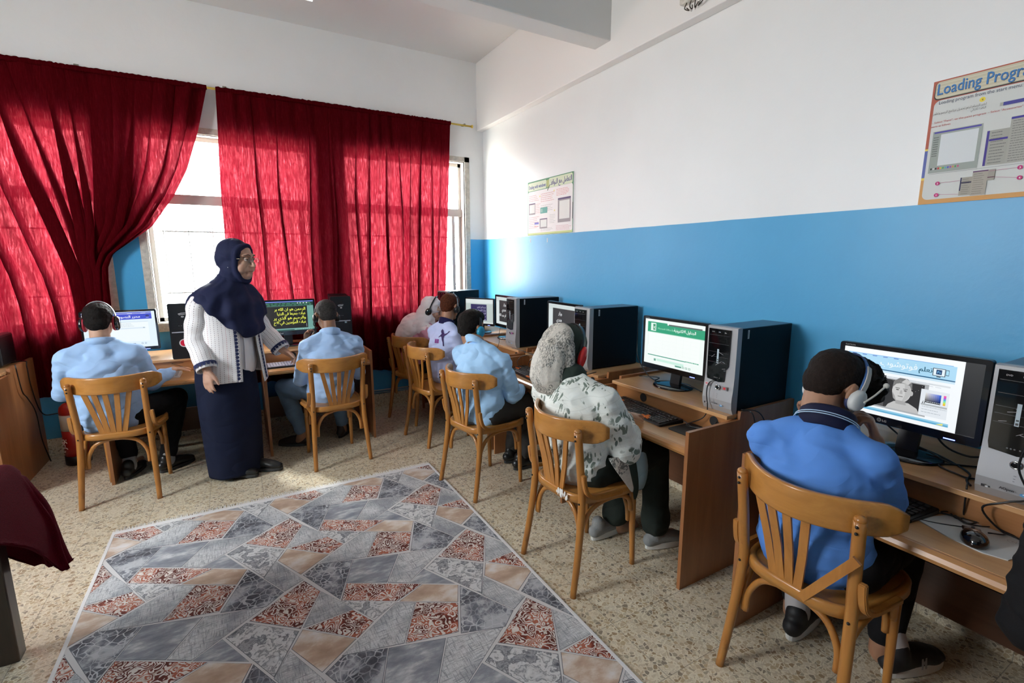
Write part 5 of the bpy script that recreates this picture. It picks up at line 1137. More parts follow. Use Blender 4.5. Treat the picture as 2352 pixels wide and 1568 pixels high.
def person(label, c): return dict(label=label, loc=c)
def finish(root, kids, label):
    root.name = 'person'; tag(root, label, 'person')
def seated(label, skin, P, H, shirt, pants, sleeve='long', k=1.0, vox=.006, wr=.006, seed=1, hands=True, face=False, collar=None, shirt_name='shirt', pants_name='trousers', bulk=1.0, ears=True):
    """P: world joints pel, chest, neck, shL, elL, wrL, shR, elR, wrR, hipL, knL, anL, hipR, knR, anR (lists)"""
    p = {a: V(b) for a, b in P.items() if isinstance(b, tuple)}
    side = (p['shR']-p['shL']).normalized(); B = Blob()
    H.build(B, neck=p['neck'], face=face, ears=ears)
    B.limb([p['pel'], p['pel'].lerp(p['chest'], .5), p['chest'], p['neck'].lerp(p['chest'], .25)], [(.13*k, .095*k), (.115*k, .085*k), (.135*k, .095*k), (.07*k, .06*k)], side=side)
    for s_ in 'LR':
        B.limb([p['chest'].lerp(p['neck'], .35), p['sh'+s_]], [.06*k, .048*k]); B.limb([p['sh'+s_], p['el'+s_], p['wr'+s_]][:2], [.048*k, .037*k]); B.limb([p['el'+s_], p['wr'+s_]], [.038*k, .024*k])
        B.limb([p['hip'+s_], p['kn'+s_]], [.078*k, .052*k]); B.limb([p['kn'+s_], p['an'+s_]], [.052*k, .034*k]); foot(B, p['an'+s_], V(P.get('toe'+s_, {}).get('d', (1, 0, 0)) if isinstance(P.get('toe'+s_), dict) else (1, 0, 0)), k)
        h = P.get('hand'+s_)
        if h: hand(B, p['wr'+s_], h['d'], h['n'], h.get('curl', (.25, .3, .3)), h.get('sc', .92*k), h.get('thumb', 1), curls=h.get('curls'), tcurl=h.get('tcurl', .4))
    body = B.fuse('person', skin, vox if not hands else .0048, 3); finish(body, [], label)
    # shirt
    B = Blob(); b_ = bulk
    hem = p['pel']+(p['pel']-p['chest']).normalized()*.02
    back = P.get('belly'); mid = p['pel'].lerp(p['chest'], .5)
    B.limb([hem, mid, p['chest'], p['chest'].lerp(p['neck'], .6)], [(.172*k*b_, .128*k*b_), (.155*k*b_, .118*k*b_), (.172*k*b_, .118*k*b_), (.105*k, .085*k)], side=side, n=6, seg=22)
    nk = p['neck']; B.limb([p['shL'].lerp(p['neck'], .05), nk.lerp((p['shL']+p['shR'])/2, .35), p['shR'].lerp(p['neck'], .05)], [.062*k, .060*k, .062*k], n=6)
    ax = p['chest']-nk
    for s_ in 'LR':
        sh, el, wr_ = p['sh'+s_], p['el'+s_], p['wr'+s_]
        B.limb([p['chest'].lerp(sh, .3), sh], [.085*k, .066*k])
        if sleeve == 'long': B.limb([sh, sh.lerp(el, .5)+V((0, 0, -.004)), el], [.066*k, .060*k, .055*k]); B.limb([el, el.lerp(wr_, .5), el.lerp(wr_, .86)], [.056*k, .048*k, .035*k])
        elif sleeve == 'wide': B.limb([sh, sh.lerp(el, .5)+V((0, 0, -.01)), el], [.070*k, .074*k, .078*k]); B.limb([el, el.lerp(wr_, .5)+V((0, 0, -.012)), el.lerp(wr_, .84)], [.080*k, .070*k, .034*k])
        else: B.limb([sh, sh.lerp(el, .5), sh.lerp(el, .85)], [.070*k, .068*k, .070*k])
    sh_o = B.fuse(shirt_name, shirt, .0075, 5, body, wrinkle(wr, seed=seed))
    # trousers
    B = Blob()
    B.limb([p['hipL'], (p['hipL']+p['hipR'])/2+V((0, 0, .01)), p['hipR']], [.098*k, .105*k, .098*k])
    B.limb([p['pel'], p['pel'].lerp(p['chest'], .22)], [(.145*k, .115*k), (.14*k, .10*k)], side=side)
    for s_ in 'LR':
        B.limb([p['hip'+s_], p['hip'+s_].lerp(p['kn'+s_], .5), p['kn'+s_]], [.096*k, .086*k, .068*k]); B.limb([p['kn'+s_], p['kn'+s_].lerp(p['an'+s_], .5), p['kn'+s_].lerp(p['an'+s_], .93)], [.068*k, .062*k, P.get('cuff', .052)*k])
    tr = B.fuse(pants_name, pants, .008, 4, body, wrinkle(.005, (8, 8, 8), seed+7))
    if collar:
        mb = MB(); cN = p['neck']; d = (H.c-cN).normalized(); f_ = H.f; pts = []
        s2 = side; fw = s2.cross(d).normalized()
        for q in range(25):
            a = 2*math.pi*q/24; pts.append(cN+d*.004+(s2*math.cos(a)*.073+fw*math.sin(a)*.070)*k)
        mb.sweep(pts[:-1], [(-.004, -.034), (.004, -.036), (.018, -.026), (.008, .018), (.002, .023), (-.004, .019)], up=tuple(d), closed=True, smooth=True)
        mb.obj('collar', collar, body)
    return body, sh_o, tr
LEATH = simple('black_leather', (.010, .010, .010), .35); SOLEK = simple('dark_sole', (.03, .03, .03), .7); SOLEW = simple('white_sole', (.62, .62, .58), .6); SHG = simple('grey_knit', (.24, .25, .25), .8, bump=.3, bscale=200)

# --- boy with headphones, left desk
H = Head((-.765, 3.955, 1.118), (.06, .99, -.10), (0, .1, 1), .98)
b1, s1, t1 = seated('person in a light blue shirt and headphones typing on a white keyboard, back turned', SK3, dict(
    pel=(-.745, 3.85, .535), chest=(-.765, 3.88, .80), neck=(-.768, 3.925, .985), shL=(-.935, 3.90, .895), elL=(-1.00, 4.0, .665), wrL=(-.80, 4.14, .70), shR=(-.60, 3.90, .895), elR=(-.545, 4.01, .675), wrR=(-.425, 4.085, .735),
    hipL=(-.83, 3.86, .505), knL=(-.80, 4.22, .50), anL=(-.745, 4.145, .13), hipR=(-.65, 3.86, .505), knR=(-.44, 4.22, .50), anR=(-.52, 4.10, .10),
    handR=dict(d=(.55, .78, -.08), n=(.1, -.1, -1), curl=(.12, .25, .25), thumb=-1), handL=dict(d=(.6, .5, -.1), n=(0, 0, -1), thumb=1), toeL=dict(d=(.2, .9, 0)), toeR=dict(d=(.5, .8, 0))), H, BLUE_SH2, BLACKC, k=1.0, collar=BLUE_SH2, seed=3, bulk=1.02)
H.hair(HAIRB, b1, amp=.003)
headphones(H, 'big black headphones with red inner rims on the boy by the pillar', simple('silver_band', (.55, .55, .56), .25, metal=.5), BLKG, simple('red_pad', (.35, .01, .03), .4), r=.100, cup=.042, width=.012, bw=.086, zc=-.01)
for a, d in (((-.745, 4.10, .085), (.25, .9, 0)), ((-.52, 4.09, .085), (.75, .62, 0))): shoe(b1, a, d, LEATH, SOLEK, 1.0, low=.018)
for kk, (a, b) in enumerate((((-.745, 4.14, .13), (-.746, 4.10, .07)), ((-.52, 4.10, .13), (-.52, 4.09, .07)))):
    B = Blob(); B.limb([a, b], [.042, .044]); o = B.fuse('sock', simple('grey_sock', (.30, .30, .30), .9), .008, 2, b1)
for q in (-1, 1):
    mb = MB(); mb.sweep(crom([(-.768+.075*q, 3.915, .978), (-.768+.12*q, 3.905, .965), (-.768+.172*q, 3.90, .938)], 4), [(-.018, -.002), (.018, -.002), (.018, .004), (-.018, .004)], up=(0, 0, 1)); mb.obj('epaulette', BLUE_SH2, b1)

# --- boy in jeans
H = Head((.585, 3.86, 1.085), (-.12, .93, -.33), (.0, .30, .95), .97)
b2, s2, t2 = seated('person in a light blue shirt and faded jeans holding a headset microphone, back turned', SK2, dict(
    pel=(.575, 3.78, .54), chest=(.59, 3.75, .78), neck=(.60, 3.80, .955), shL=(.435, 3.775, .868), elL=(.375, 3.84, .615), wrL=(.45, 4.0, .86), shR=(.765, 3.775, .862), elR=(.80, 3.86, .61), wrR=(.66, 4.02, .86),
    hipL=(.50, 3.83, .505), knL=(.275, 4.12, .505), anL=(.375, 4.10, .12), hipR=(.66, 3.84, .505), knR=(.68, 4.16, .50), anR=(.70, 4.16, .11), cuff=.050,
    handL=dict(d=(.10, .1, .98), n=(.7, -.7, 0), curl=(.5, .7, .5), thumb=1), handR=dict(d=(-.3, .1, .9), n=(-.7, -.7, 0), curl=(.4, .5, .5), thumb=-1), toeL=dict(d=(-.6, .7, 0)), toeR=dict(d=(.2, .95, 0))), H, BLUE_SH, JEAN, k=.97, collar=BLUE_SH, seed=11, bulk=1.02)
H.hair(HAIRG, b2, amp=.002)
headphones(H, 'thin black headset on the boy in jeans', BLK, BLK, r=.094, cup=.028, width=.005, mic=[(-.09, .0, -.03), (-.085, .06, -.06), (-.05, .105, -.075)], bw=.082)
for a, d in (((.36, 4.12, .07), (-.85, .5, 0)), ((.70, 4.17, .07), (.5, .85, 0))): shoe(b2, a, d, simple('brown_sandal', (.035, .022, .018), .5), SOLEK, .95, low=.02, drop=.07, name='sandal')

# --- girl in white scarf leaning towards her neighbour
WSC = cloth_mat('white_jersey', (.86, .80, .80), .04, .8, .4); PINK = cloth_mat('pink_knit', (.62, .30, .40), .12, .9, .3)
H = Head((1.60, 4.30, 1.04), (.78, -.55, -.42), (.30, -.22, .90), .97)
b3, s3, t3 = seated('person in a white headscarf and pink top leaning forward with headphones on', SK3, dict(
    pel=(1.42, 4.38, .54), chest=(1.47, 4.33, .78), neck=(1.55, 4.31, .93), shL=(1.44, 4.50, .865), elL=(1.50, 4.56, .62), wrL=(1.68, 4.45, .69), shR=(1.50, 4.16, .835), elR=(1.56, 4.12, .60), wrR=(1.74, 4.20, .69),
    hipL=(1.46, 4.46, .505), knL=(1.86, 4.50, .50), anL=(1.80, 4.50, .09), hipR=(1.46, 4.30, .505), knR=(1.86, 4.28, .50), anR=(1.80, 4.30, .09)), H, PINK, BLACKC, k=.93, seed=21, face=True, ears=False, sleeve='long', shirt_name='top')
B = Blob(); H.ball(B, 0, -.022, .028, .088, .098, .092); H.ball(B, 0, -.045, -.04, .082, .080, .080); H.ball(B, 0, -.01, -.115, .058, .045, .045)
B.limb([H.p(0, -.05, -.06), (1.52, 4.33, .93), (1.45, 4.38, .86), (1.40, 4.41, .78)], [(.085, .08), (.13, .10), (.175, .125), (.165, .12)], side=(.2, -1, 0)); B.limb([(1.42, 4.50, .85), (1.47, 4.33, .87), (1.52, 4.17, .83)], [.075, .09, .075])
B.fuse('headscarf', WSC, .0075, 4, b3, wrinkle(.007, (9, 9, 16), 31))
headphones(H, 'round black headphones worn over the white scarf', BLK, BLKG, r=.108, cup=.033, width=.006, bw=.093, yo=-.005)

# --- boy in pale shirt with an animal print
PALE = cloth_mat('pale_blue_jersey', (.50, .58, .86), .05, .8, .4)
H = Head((1.625, 3.915, 1.095), (.86, .42, -.22), (.2, .1, .97), .95)
b4, s4, t4 = seated('person in a pale blue shirt with a dark leaping animal on the back', SK2, dict(
    pel=(1.535, 3.855, .54), chest=(1.53, 3.86, .78), neck=(1.575, 3.885, .965), shL=(1.50, 4.01, .87), elL=(1.60, 4.05, .64), wrL=(1.76, 4.0, .70), shR=(1.575, 3.72, .865), elR=(1.66, 3.68, .64), wrR=(1.80, 3.75, .70),
    hipL=(1.56, 3.94, .505), knL=(1.90, 3.98, .50), anL=(1.82, 3.98, .09), hipR=(1.56, 3.78, .505), knR=(1.90, 3.74, .50), anR=(1.78, 3.72, .09)), H, PALE, BLACKC, k=.90, collar=cloth_mat('navy_rib', (.012, .012, .06), .05), seed=41, sleeve='long')
H.hair(HAIRR, b4, amp=.004)
headphones(H, 'thin silver and black headphones on the boy with reddish hair', simple('band_grey', (.3, .3, .3), .3, metal=.6), BLK, r=.096, cup=.030, width=.006, bw=.082)

# --- boy with turquoise headphones
H = Head((1.405, 3.005, 1.035), (.95, .28, -.12), (.03, .02, 1), 1.03)
b5, s5, t5 = seated('person in a light blue shirt and grey trousers with turquoise headphones, hands in his lap', SK2, dict(
    pel=(1.345, 2.78, .54), chest=(1.345, 2.795, .77), neck=(1.375, 2.885, .945), shL=(1.315, 2.985, .855), elL=(1.46, 3.06, .63), wrL=(1.60, 2.97, .62), shR=(1.46, 2.70, .845), elR=(1.535, 2.665, .615), wrR=(1.66, 2.77, .62),
    hipL=(1.38, 2.88, .505), knL=(1.76, 2.93, .50), anL=(1.70, 2.98, .09), hipR=(1.40, 2.70, .505), knR=(1.80, 2.76, .50), anR=(1.72, 2.84, .09),
    handR=dict(d=(.75, .5, -.1), n=(-.3, .6, -.5), curl=(.4, .5, .5), thumb=-1), handL=dict(d=(.8, -.2, 0), n=(0, -.6, -.5), curl=(.4, .5, .5), thumb=1)), H, BLUE_SH3, GREYP, k=1.0, collar=BLUE_SH3, seed=51, wr=.008, bulk=1.06)
H.hair(HAIRB, b5, style='full', amp=.004)
headphones(H, 'turquoise and black headphones on the boy at the middle desk', BLK, simple('turquoise_shell', (.02, .30, .48), .3), BLK, r=.098, cup=.034, width=.011, bw=.084)
for a in ((1.70, 2.97, .085), (1.70, 2.83, .085)): shoe(b5, a, (1, .1, 0), LEATH, SOLEK, 1.0)

# --- girl in patterned scarf
def print_mat():
    m, t, b = nmat('printed_white_blouse'); c = coords(t)
    base = ramp(t, noisef(t, c, 7, 3), [(.3, (.66, .70, .66)), (.7, (.78, .82, .78))])
    cl = ramp(t, noisef(t, coords(t, (1, 1, 1)), 11, 2), [(.48, (0, 0, 0)), (.53, (1, 1, 1))])
    lf = voro(t, coords(t, (1.0, 3.8, 1.2), (.5, .2, .6)), 19, 'F1', 'Distance'); leaf = mth(t, 'MULTIPLY', mth(t, 'LESS_THAN', lf, .38), cl)
    lf2 = voro(t, coords(t, (3.8, 1.0, 1.2), (.1, .6, .9)), 17, 'F1', 'Distance'); leaf2 = mth(t, 'MULTIPLY', mth(t, 'LESS_THAN', lf2, .34), cl)
    w1 = N(t, 'ShaderNodeTexBrick'); w1.inputs['Scale'].default_value = 7; w1.inputs['Mortar Size'].default_value = .012; w1.inputs['Color1'].default_value = w1.inputs['Color2'].default_value = (0, 0, 0, 1); w1.inputs['Mortar'].default_value = (1, 1, 1, 1)
    t.links.new(coords(t, (1, 1, 1), (1.57, 0, .3)), w1.inputs['Vector'])
    col = mixc(t, mth(t, 'MULTIPLY', w1.outputs['Color'], .14), base, (.16, .20, .16))
    col = mixc(t, mth(t, 'MULTIPLY', mth(t, 'MAXIMUM', leaf, leaf2), .85), col, (.05, .095, .065))
    t.links.new(col, b.inputs['Base Color']); b.inputs['Roughness'].default_value = .7
    bump(t, b, noisef(t, coords(t, (1, 1, 1.6)), 12, 4, .5, 1), .4, .02); return m
def scarf_mat():
    m, t, b = nmat('speckled_scarf'); c = coords(t, (1, 1, 1), (.5, .4, .2))
    n = noisef(t, coords(t, (1, 3.2, 1), (.5, .5, 0)), 85, 3, .7); a = ramp(t, n, [(.47, (.58, .55, .49)), (.54, (.13, .13, .12))])
    vn = N(t, 'ShaderNodeTexVoronoi', distance='CHEBYCHEV'); vn.inputs['Scale'].default_value = 15; t.links.new(coords(t, (1, 1.6, .7), (.6, .3, .5)), vn.inputs['Vector']); blk = vn.outputs['Color']; s_ = N(t, 'ShaderNodeSeparateColor'); t.links.new(blk, s_.inputs[0])
    fac = ramp(t, s_.outputs[0], [(.16, (.12, .12, .12)), (.22, (.95, .95, .95))])
    t.links.new(mixc(t, fac, (.58, .55, .49), a), b.inputs['Base Color']); b.inputs['Roughness'].default_value = .8
    bump(t, b, noisef(t, coords(t, (1, 1, 1.4), (.3, .6, 0)), 14, 4, .5, 1), .35, .02); return m
BLOUSE = print_mat(); SCARF = scarf_mat(); GREEN = cloth_mat('dark_green_jersey', (.022, .034, .028), .1, .8, .25)
H = Head((1.430, 1.950, 1.050), (.95, .10, -.36), (.36, .06, .92), 1.04)
b6, s6, t6 = seated('person in a speckled headscarf and leaf-printed white blouse with red headphones', SK3, dict(
    pel=(1.375, 1.775, .55), chest=(1.375, 1.80, .775), neck=(1.40, 1.865, .93), shL=(1.345, 2.0, .835), elL=(1.50, 2.05, .62), wrL=(1.66, 1.93, .69), shR=(1.455, 1.655, .84), elR=(1.545, 1.625, .615), wrR=(1.665, 1.735, .722),
    hipL=(1.42, 1.86, .51), knL=(1.82, 1.84, .50), anL=(1.72, 1.86, .09), hipR=(1.42, 1.69, .51), knR=(1.84, 1.70, .50), anR=(1.82, 1.655, .10), cuff=.075,
    handR=dict(d=(.75, .18, -.10), n=(.05, 0, -1), curl=(.10, .35, .35), sc=.84, thumb=-1), handL=dict(d=(.8, -.3, -.05), n=(0, 0, -1), curl=(.15, .3, .3), sc=.84, thumb=1)), H, BLOUSE, OLIVE, k=1.0, seed=61, wr=.008, sleeve='wide', ears=False, shirt_name='blouse', bulk=1.0)
B = Blob(); H.ball(B, 0, .004, .036, .091, .100, .093); H.ball(B, 0, .0, -.04, .082, .088, .085); B.limb([H.p(0, .01, -.06), H.p(0, -.01, -.13), (1.405, 1.87, .92)], [.082, .080, .085]); H.ball(B, 0, .012, -.09, .064, .06, .05)
B.fuse('under_scarf', GREEN, .0065, 3, b6)
B = Blob()
B.ball(H.p(0, -.058, .026), (.090, .066, .090), rot=H.R); B.ball(H.p(0, -.072, -.03), (.086, .070, .092), rot=H.R)
B.limb([H.p(0, -.06, -.01), H.p(0, -.078, -.08), H.p(0, -.070, -.15), H.p(0, -.05, -.19)], [(.090, .074), (.088, .070), (.092, .066), (.085, .05)], side=tuple(H.r)); B.limb([H.p(-.05, -.02, -.15), H.p(0, .03, -.17), H.p(.05, -.02, -.15)], [.05, .05, .05]); B.limb([H.p(.055, -.045, .02), H.p(.072, -.03, -.07), H.p(.055, .02, -.14), H.p(.02, .06, -.17)], [.034, .030, .028, .025]); B.limb([H.p(-.06, -.04, -.0), H.p(-.07, -.03, -.07), H.p(-.04, .02, -.14)], [.032, .028, .025])
hs = B.fuse('headscarf', SCARF, .0065, 3, b6, wrinkle(.0085, (10, 14, 6), 66))
headphones(H, 'red and black headphones with a microphone, worn over the green under-scarf', BLK, simple('red_gloss', (.50, .01, .012), .25, coat=.4), BLK, r=.108, cup=.038, width=.017, bw=.092, yo=.020, cs=(.55, 1.45), cdy=.01, mic=[(.10, .03, -.03), (.106, .005, -.075), (.102, -.015, -.12)], mic_m=simple('red_gloss', (.5, .01, .012), .25))
for a, d in (((1.815, 1.64, .085), (.95, -.18, 0)), ((1.62, 1.86, .085), (1, .1, 0))):
    o = shoe(b6, a, d, SHG, SOLEW, .98, low=.032, label='grey knitted trainer with a thick pale sole')
# blouse tail and inner cloth falling over the seat's edge
def drape(name, m, pts, parent, th=.003, label=None):
    """pts: rows of points making a small sheet of cloth"""
    mb = MB(); G = [[mb.bm.verts.new(p) for p in crom(r_, 5)] for r_ in pts]
    for a, b in zip(G, G[1:]):
        for j in range(len(a)-1): f = mb.bm.faces.new((a[j], a[j+1], b[j+1], b[j])); f.smooth = True
    o = mb.obj(name, m, parent, fix=False); md = o.modifiers.new('s', 'SOLIDIFY'); md.thickness = th
    sb = o.modifiers.new('u', 'SUBSURF'); sb.levels = 1; sb.render_levels = 1
    if label: o['label'] = label
    return o
drape('scarf_end', SCARF, [[(1.42, 1.60, .60), (1.47, 1.585, .60), (1.52, 1.58, .60)], [(1.45, 1.575, .54), (1.49, 1.570, .535), (1.53, 1.57, .54)], [(1.50, 1.560, .47), (1.52, 1.557, .465), (1.54, 1.558, .475)], [(1.53, 1.552, .425), (1.54, 1.550, .42), (1.55, 1.552, .43)]], b6)
drape('green_hem', GREEN, [[(1.52, 1.585, .58), (1.55, 1.578, .58), (1.57, 1.575, .58)], [(1.54, 1.565, .50), (1.56, 1.560, .50), (1.58, 1.560, .50)], [(1.54, 1.552, .43), (1.565, 1.550, .43), (1.585, 1.553, .44)], [(1.545, 1.547, .385), (1.555, 1.546, .380), (1.565, 1.548, .39)]], b6)
drape('lining', cloth_mat('grey_blue_lining', (.22, .30, .32), .08), [[(1.56, 1.585, .59), (1.61, 1.575, .60), (1.65, 1.585, .58)], [(1.575, 1.565, .53), (1.62, 1.555, .54), (1.655, 1.57, .52)], [(1.58, 1.555, .47), (1.61, 1.548, .475), (1.64, 1.56, .46)], [(1.575, 1.551, .42), (1.59, 1.549, .42), (1.61, 1.553, .42)]], b6)

# --- boy in the blue polo shirt
POLO = cloth_mat('royal_blue_pique', (.095, .25, .66), .07, .8, .35, 700); NVC = cloth_mat('navy_collar', (.008, .010, .035), .1, .7, .15)
H = Head((1.778, .850, 1.062), (.80, -.26, -.55), (.50, -.14, .84), 1.04)
b7, s7, t7 = seated('person in a royal blue polo shirt with curly black hair, hand at his headset', SK2, dict(
    pel=(1.635, .795, .555), chest=(1.635, .80, .79), neck=(1.70, .825, .955), shL=(1.61, .965, .865), elL=(1.80, 1.0, .78), wrL=(1.84, .955, .90), shR=(1.695, .680, .865), elR=(1.80, .675, .70), wrR=(1.865, .742, .885),
    hipL=(1.68, .90, .515), knL=(2.06, .98, .50), anL=(1.90, .97, .10), hipR=(1.68, .70, .515), knR=(2.08, .70, .50), anR=(1.96, .68, .11),
    handR=dict(d=(-.12, .28, .93), n=(-.40, .85, -.2), curls=[(.6, .9, .6), (.9, 1.1, .8), (1.1, 1.2, .9), (1.2, 1.2, .9)], sc=.95, thumb=-1, tcurl=.55), handL=dict(d=(-.25, .1, .95), n=(-.6, -.6, 0), curl=(.7, .9, .7), sc=.9, thumb=1), toeR=dict(d=(1, 0, 0))), H, POLO, BLACKC, k=1.01, sleeve='short', seed=71, wr=.006, bulk=1.0)
H.hair(HAIRN, b7, amp=.002)
B = Blob(); H.ball(B, 0, .050, .070, .076, .080, .060); H.ball(B, .02, .090, .050, .062, .048, .046)
def cdisp(co, no): return np.array([.016*max(-.4, 1-2.6*abs(noise.noise(V(c)*38)))*(.6+noise.noise(V(c)*17)) for c in co])
cm = B.fuse('curls', HAIRB, .004, 1, b7, cdisp)
mb = MB(); rn = random.Random(9)
for k in range(150):
    a = rn.uniform(-1.5, 1.5); q = rn.uniform(-.5, 1.2)
    d_ = V((math.sin(a)*math.cos(q*.8), math.sin(q)*.9, math.cos(a)*.8+.1)).normalized(); c0 = H.p(d_.x*.078, .062+d_.y*.088, .064+d_.z*.064); rr = rn.uniform(.005, .009); e1 = H.r*rn.uniform(-1, 1)+H.u*rn.uniform(-1, 1)+H.f*.3; e1.normalize(); e2 = e1.orthogonal().normalized()
    mb.tube([c0+e1*rr*math.cos(w_)+e2*rr*math.sin(w_) for w_ in [j*.9 for j in range(7)]], .0016, 5)
mb.obj('loose_curls', HAIRB, cm)
mb = MB(); cN = V((1.705, .828, .958)); d = (H.c-cN).normalized(); sd = V((.28, -.96, 0)); sd = (sd-d*sd.dot(d)).normalized(); fw = sd.cross(d)
ring = [cN+d*.004+(sd*math.cos(2*math.pi*q/32)*.078+fw*math.sin(2*math.pi*q/32)*.074) for q in range(32)]
mb.sweep(ring, [(-.004, -.045), (.010, -.046), (.0175, -.020), (.013, -.004), (.004, .022), (-.002, .026), (-.006, .018)], up=tuple(d), closed=True, smooth=True); cl = mb.obj('collar', NVC, b7)
for e in (0, 1):
    mb = MB(); ring = [cN+d*(-.010+.008*e)+(sd*math.cos(2*math.pi*q/32)*(.0955-.0022*e)+fw*math.sin(2*math.pi*q/32)*(.0915-.0022*e)) for q in range(32)]
    mb.tube(ring+[ring[0]], .0016, 6, cap=False); mb.obj('collar_stripe', simple('stripe_pale', (.45, .62, .80), .7), cl)
headphones(H, 'blue and white headset with its microphone turned up on the curly-haired boy', simple('blue_band', (.045, .13, .34), .5), simple('grey_white_shell', (.58, .60, .60), .4), simple('navy_pad', (.02, .03, .1), .6), r=.104, cup=.032, width=.013, bw=.085, yo=.01, long=1, mic=[(.104, .020, -.02), (.106, .040, .020), (.104, .060, .066)], mic_m=simple('bone_plastic', (.55, .54, .50), .4))
NB = simple('black_mesh_shoe', (.008, .008, .010), .6)
for a, d in (((1.865, .93, .09), (.96, .15, 0)), ((2.0, .635, .09), (.95, -.25, 0))):
    o = shoe(b7, a, d, NB, SOLEW, 1.08, low=.036, label='black trainer with a white patterned sole')
p = Print(rough=.5); c = (.30, .31, .33); p.poly([(0, 0), (.008, 0), (.018, .024), (.018, 0), (.026, 0), (.034, .035), (.026, .035), (.018, .012), (.016, .035), (.008, .035)], c); p.obj('letter_badge', b7, frame((2.02, .575, .045), (.95, -.25, 0), (.1, .25, .9)))
for a, b in (((1.87, .945, .16), (1.868, .935, .09)), ((1.975, .67, .17), (1.99, .65, .09))):
    B = Blob(); B.limb([a, b], [.045, .046]); B.fuse('sock', simple('white_sock', (.40, .38, .38), .9), .008, 2, b7)

# --- someone in black at the right edge
H = Head((1.66, .04, 1.15), (.9, -.1, -.2), (0, 0, 1), 1)
b8, s8, t8 = seated('person in black at the right edge, only the elbow and side showing', SK2, dict(
    pel=(1.60, .02, .56), chest=(1.56, .035, .80), neck=(1.58, .04, 1.0), shL=(1.53, .225, .885), elL=(1.515, .235, .69), wrL=(1.80, .16, .73), shR=(1.60, -.20, .90), elR=(1.68, -.26, .66), wrR=(1.85, -.15, .70),
    hipL=(1.66, .07, .51), knL=(2.05, .10, .50), anL=(1.95, .10, .09), hipR=(1.66, -.12, .51), knR=(2.05, -.15, .50), anR=(1.95, -.15, .09)), H, BLACKC, BLACKC, k=1.0, hands=False, vox=.01, seed=81, sleeve='wide', shirt_name='coat')
H.hair(HAIRB, b8, vox=.01)
chair(1.43, .0, 0, 'chair of the person in black, mostly outside the picture on the right')

# --- the standing woman
def jacket_mat():
    m, t, b = nmat('dotted_white_cotton'); tcn = N(t, 'ShaderNodeTexCoord')
    at_ = N(t, 'ShaderNodeAttribute'); at_.attribute_name = 'wrap'
    sx = N(t, 'ShaderNodeSeparateXYZ'); t.links.new(at_.outputs['Vector'], sx.inputs[0])
    u = mth(t, 'FRACT', mth(t, 'MULTIPLY', sx.outputs['X'], 40)); v = mth(t, 'FRACT', mth(t, 'MULTIPLY', sx.outputs['Y'], 78))
    du = mth(t, 'ABSOLUTE', mth(t, 'SUBTRACT', u, .5)); dv = mth(t, 'ABSOLUTE', mth(t, 'SUBTRACT', v, .5))
    dot = mth(t, 'MULTIPLY', mth(t, 'LESS_THAN', du, .09), mth(t, 'LESS_THAN', dv, .27))
    line = mth(t, 'MULTIPLY', mth(t, 'LESS_THAN', mth(t, 'ABSOLUTE', mth(t, 'SUBTRACT', u, .05)), .03), .22)
    col = ramp(t, noisef(t, tcn.outputs['Object'], 8, 3), [(.3, (.80, .79, .80)), (.7, (.88, .87, .88))])
    red = mth(t, 'GREATER_THAN', mth(t, 'FRACT', mth(t, 'MULTIPLY', sx.outputs['X'], 9.2)), .75)
    dc = mixc(t, red, (.25, .21, .23), (.48, .20, .22))
    col = mixc(t, line, col, (.42, .41, .42)); col = mixc(t, mth(t, 'MULTIPLY', dot, .75), col, dc)
    t.links.new(col, b.inputs['Base Color']); b.inputs['Roughness'].default_value = .85
    bump(t, b, noisef(t, coords(t, (1, 1, 2)), 12, 4, .5, 1), .35, .02); return m
JK = jacket_mat(); WHB = cloth_mat('white_blouse', (.80, .79, .83), .04, .7, .3); TRIM = simple('navy_embroidery', (.015, .025, .10), .8, bump=.5, bscale=300)
X0, Y0_ = -.085, 3.79
fw = V((.62, -.785, 0)).normalized(); sd = V((fw.y*-1, fw.x, 0))   # sd points to her left
sd = V((.785, .62, 0)).normalized()
def W(f, s_, z): return V((X0, Y0_, 0))+fw*f+sd*s_+V((0, 0, z))
H = Head(W(.088, .085, 1.505), (.80, -.60, -.08), (.04, -.02, 1), 1.10)
B = Blob(); H.build(B, neck=W(.04, .03, 1.32), face=True, ears=False, full=1)
B.limb([W(0, 0, .80), W(.0, 0, 1.02), W(0, 0, 1.22), W(.02, .01, 1.30)], [(.15, .11), (.14, .11), (.13, .10), (.05, .05)], side=tuple(sd))
RS, RE, RW_ = W(-.0, -.150, 1.24), W(-.035, -.178, 1.0), W(.088, -.212, .80)
LS, LE, LW_ = W(.0, .175, 1.235), W(.07, .245, 1.01), W(.215, .275, .855)
for a, b_, c in ((RS, RE, RW_), (LS, LE, LW_)): B.limb([W(0, 0, 1.22), a+V((0, 0, -.02))], [.06, .040]); B.limb([a+V((0, 0, -.02)), b_], [.042, .038]); B.limb([b_, c], [.043, .026])
hand(B, RW_, (-.04, -.14, -1), -sd*-1+fw*-.2, (.18, .25, .22), .98, thumb=1, spread=.04)
hand(B, LW_, (.62, -.12, -.48), (.0, -.45, -.8), curl=(.55, .5, .4), sc=.95, thumb=-1)
for q in (-1, 1): B.limb([W(0, .08*q, .82), W(0, .085*q, .45), W(0, .085*q, .10)], [.085, .06, .04]); foot(B, W(.03, .07*q, .10), (.9, -.5, 0), .8)
tb = B.fuse('person', SK1, .0048, 3); finish(tb, [], 'person standing in a navy headscarf, dotted white jacket and long navy skirt')
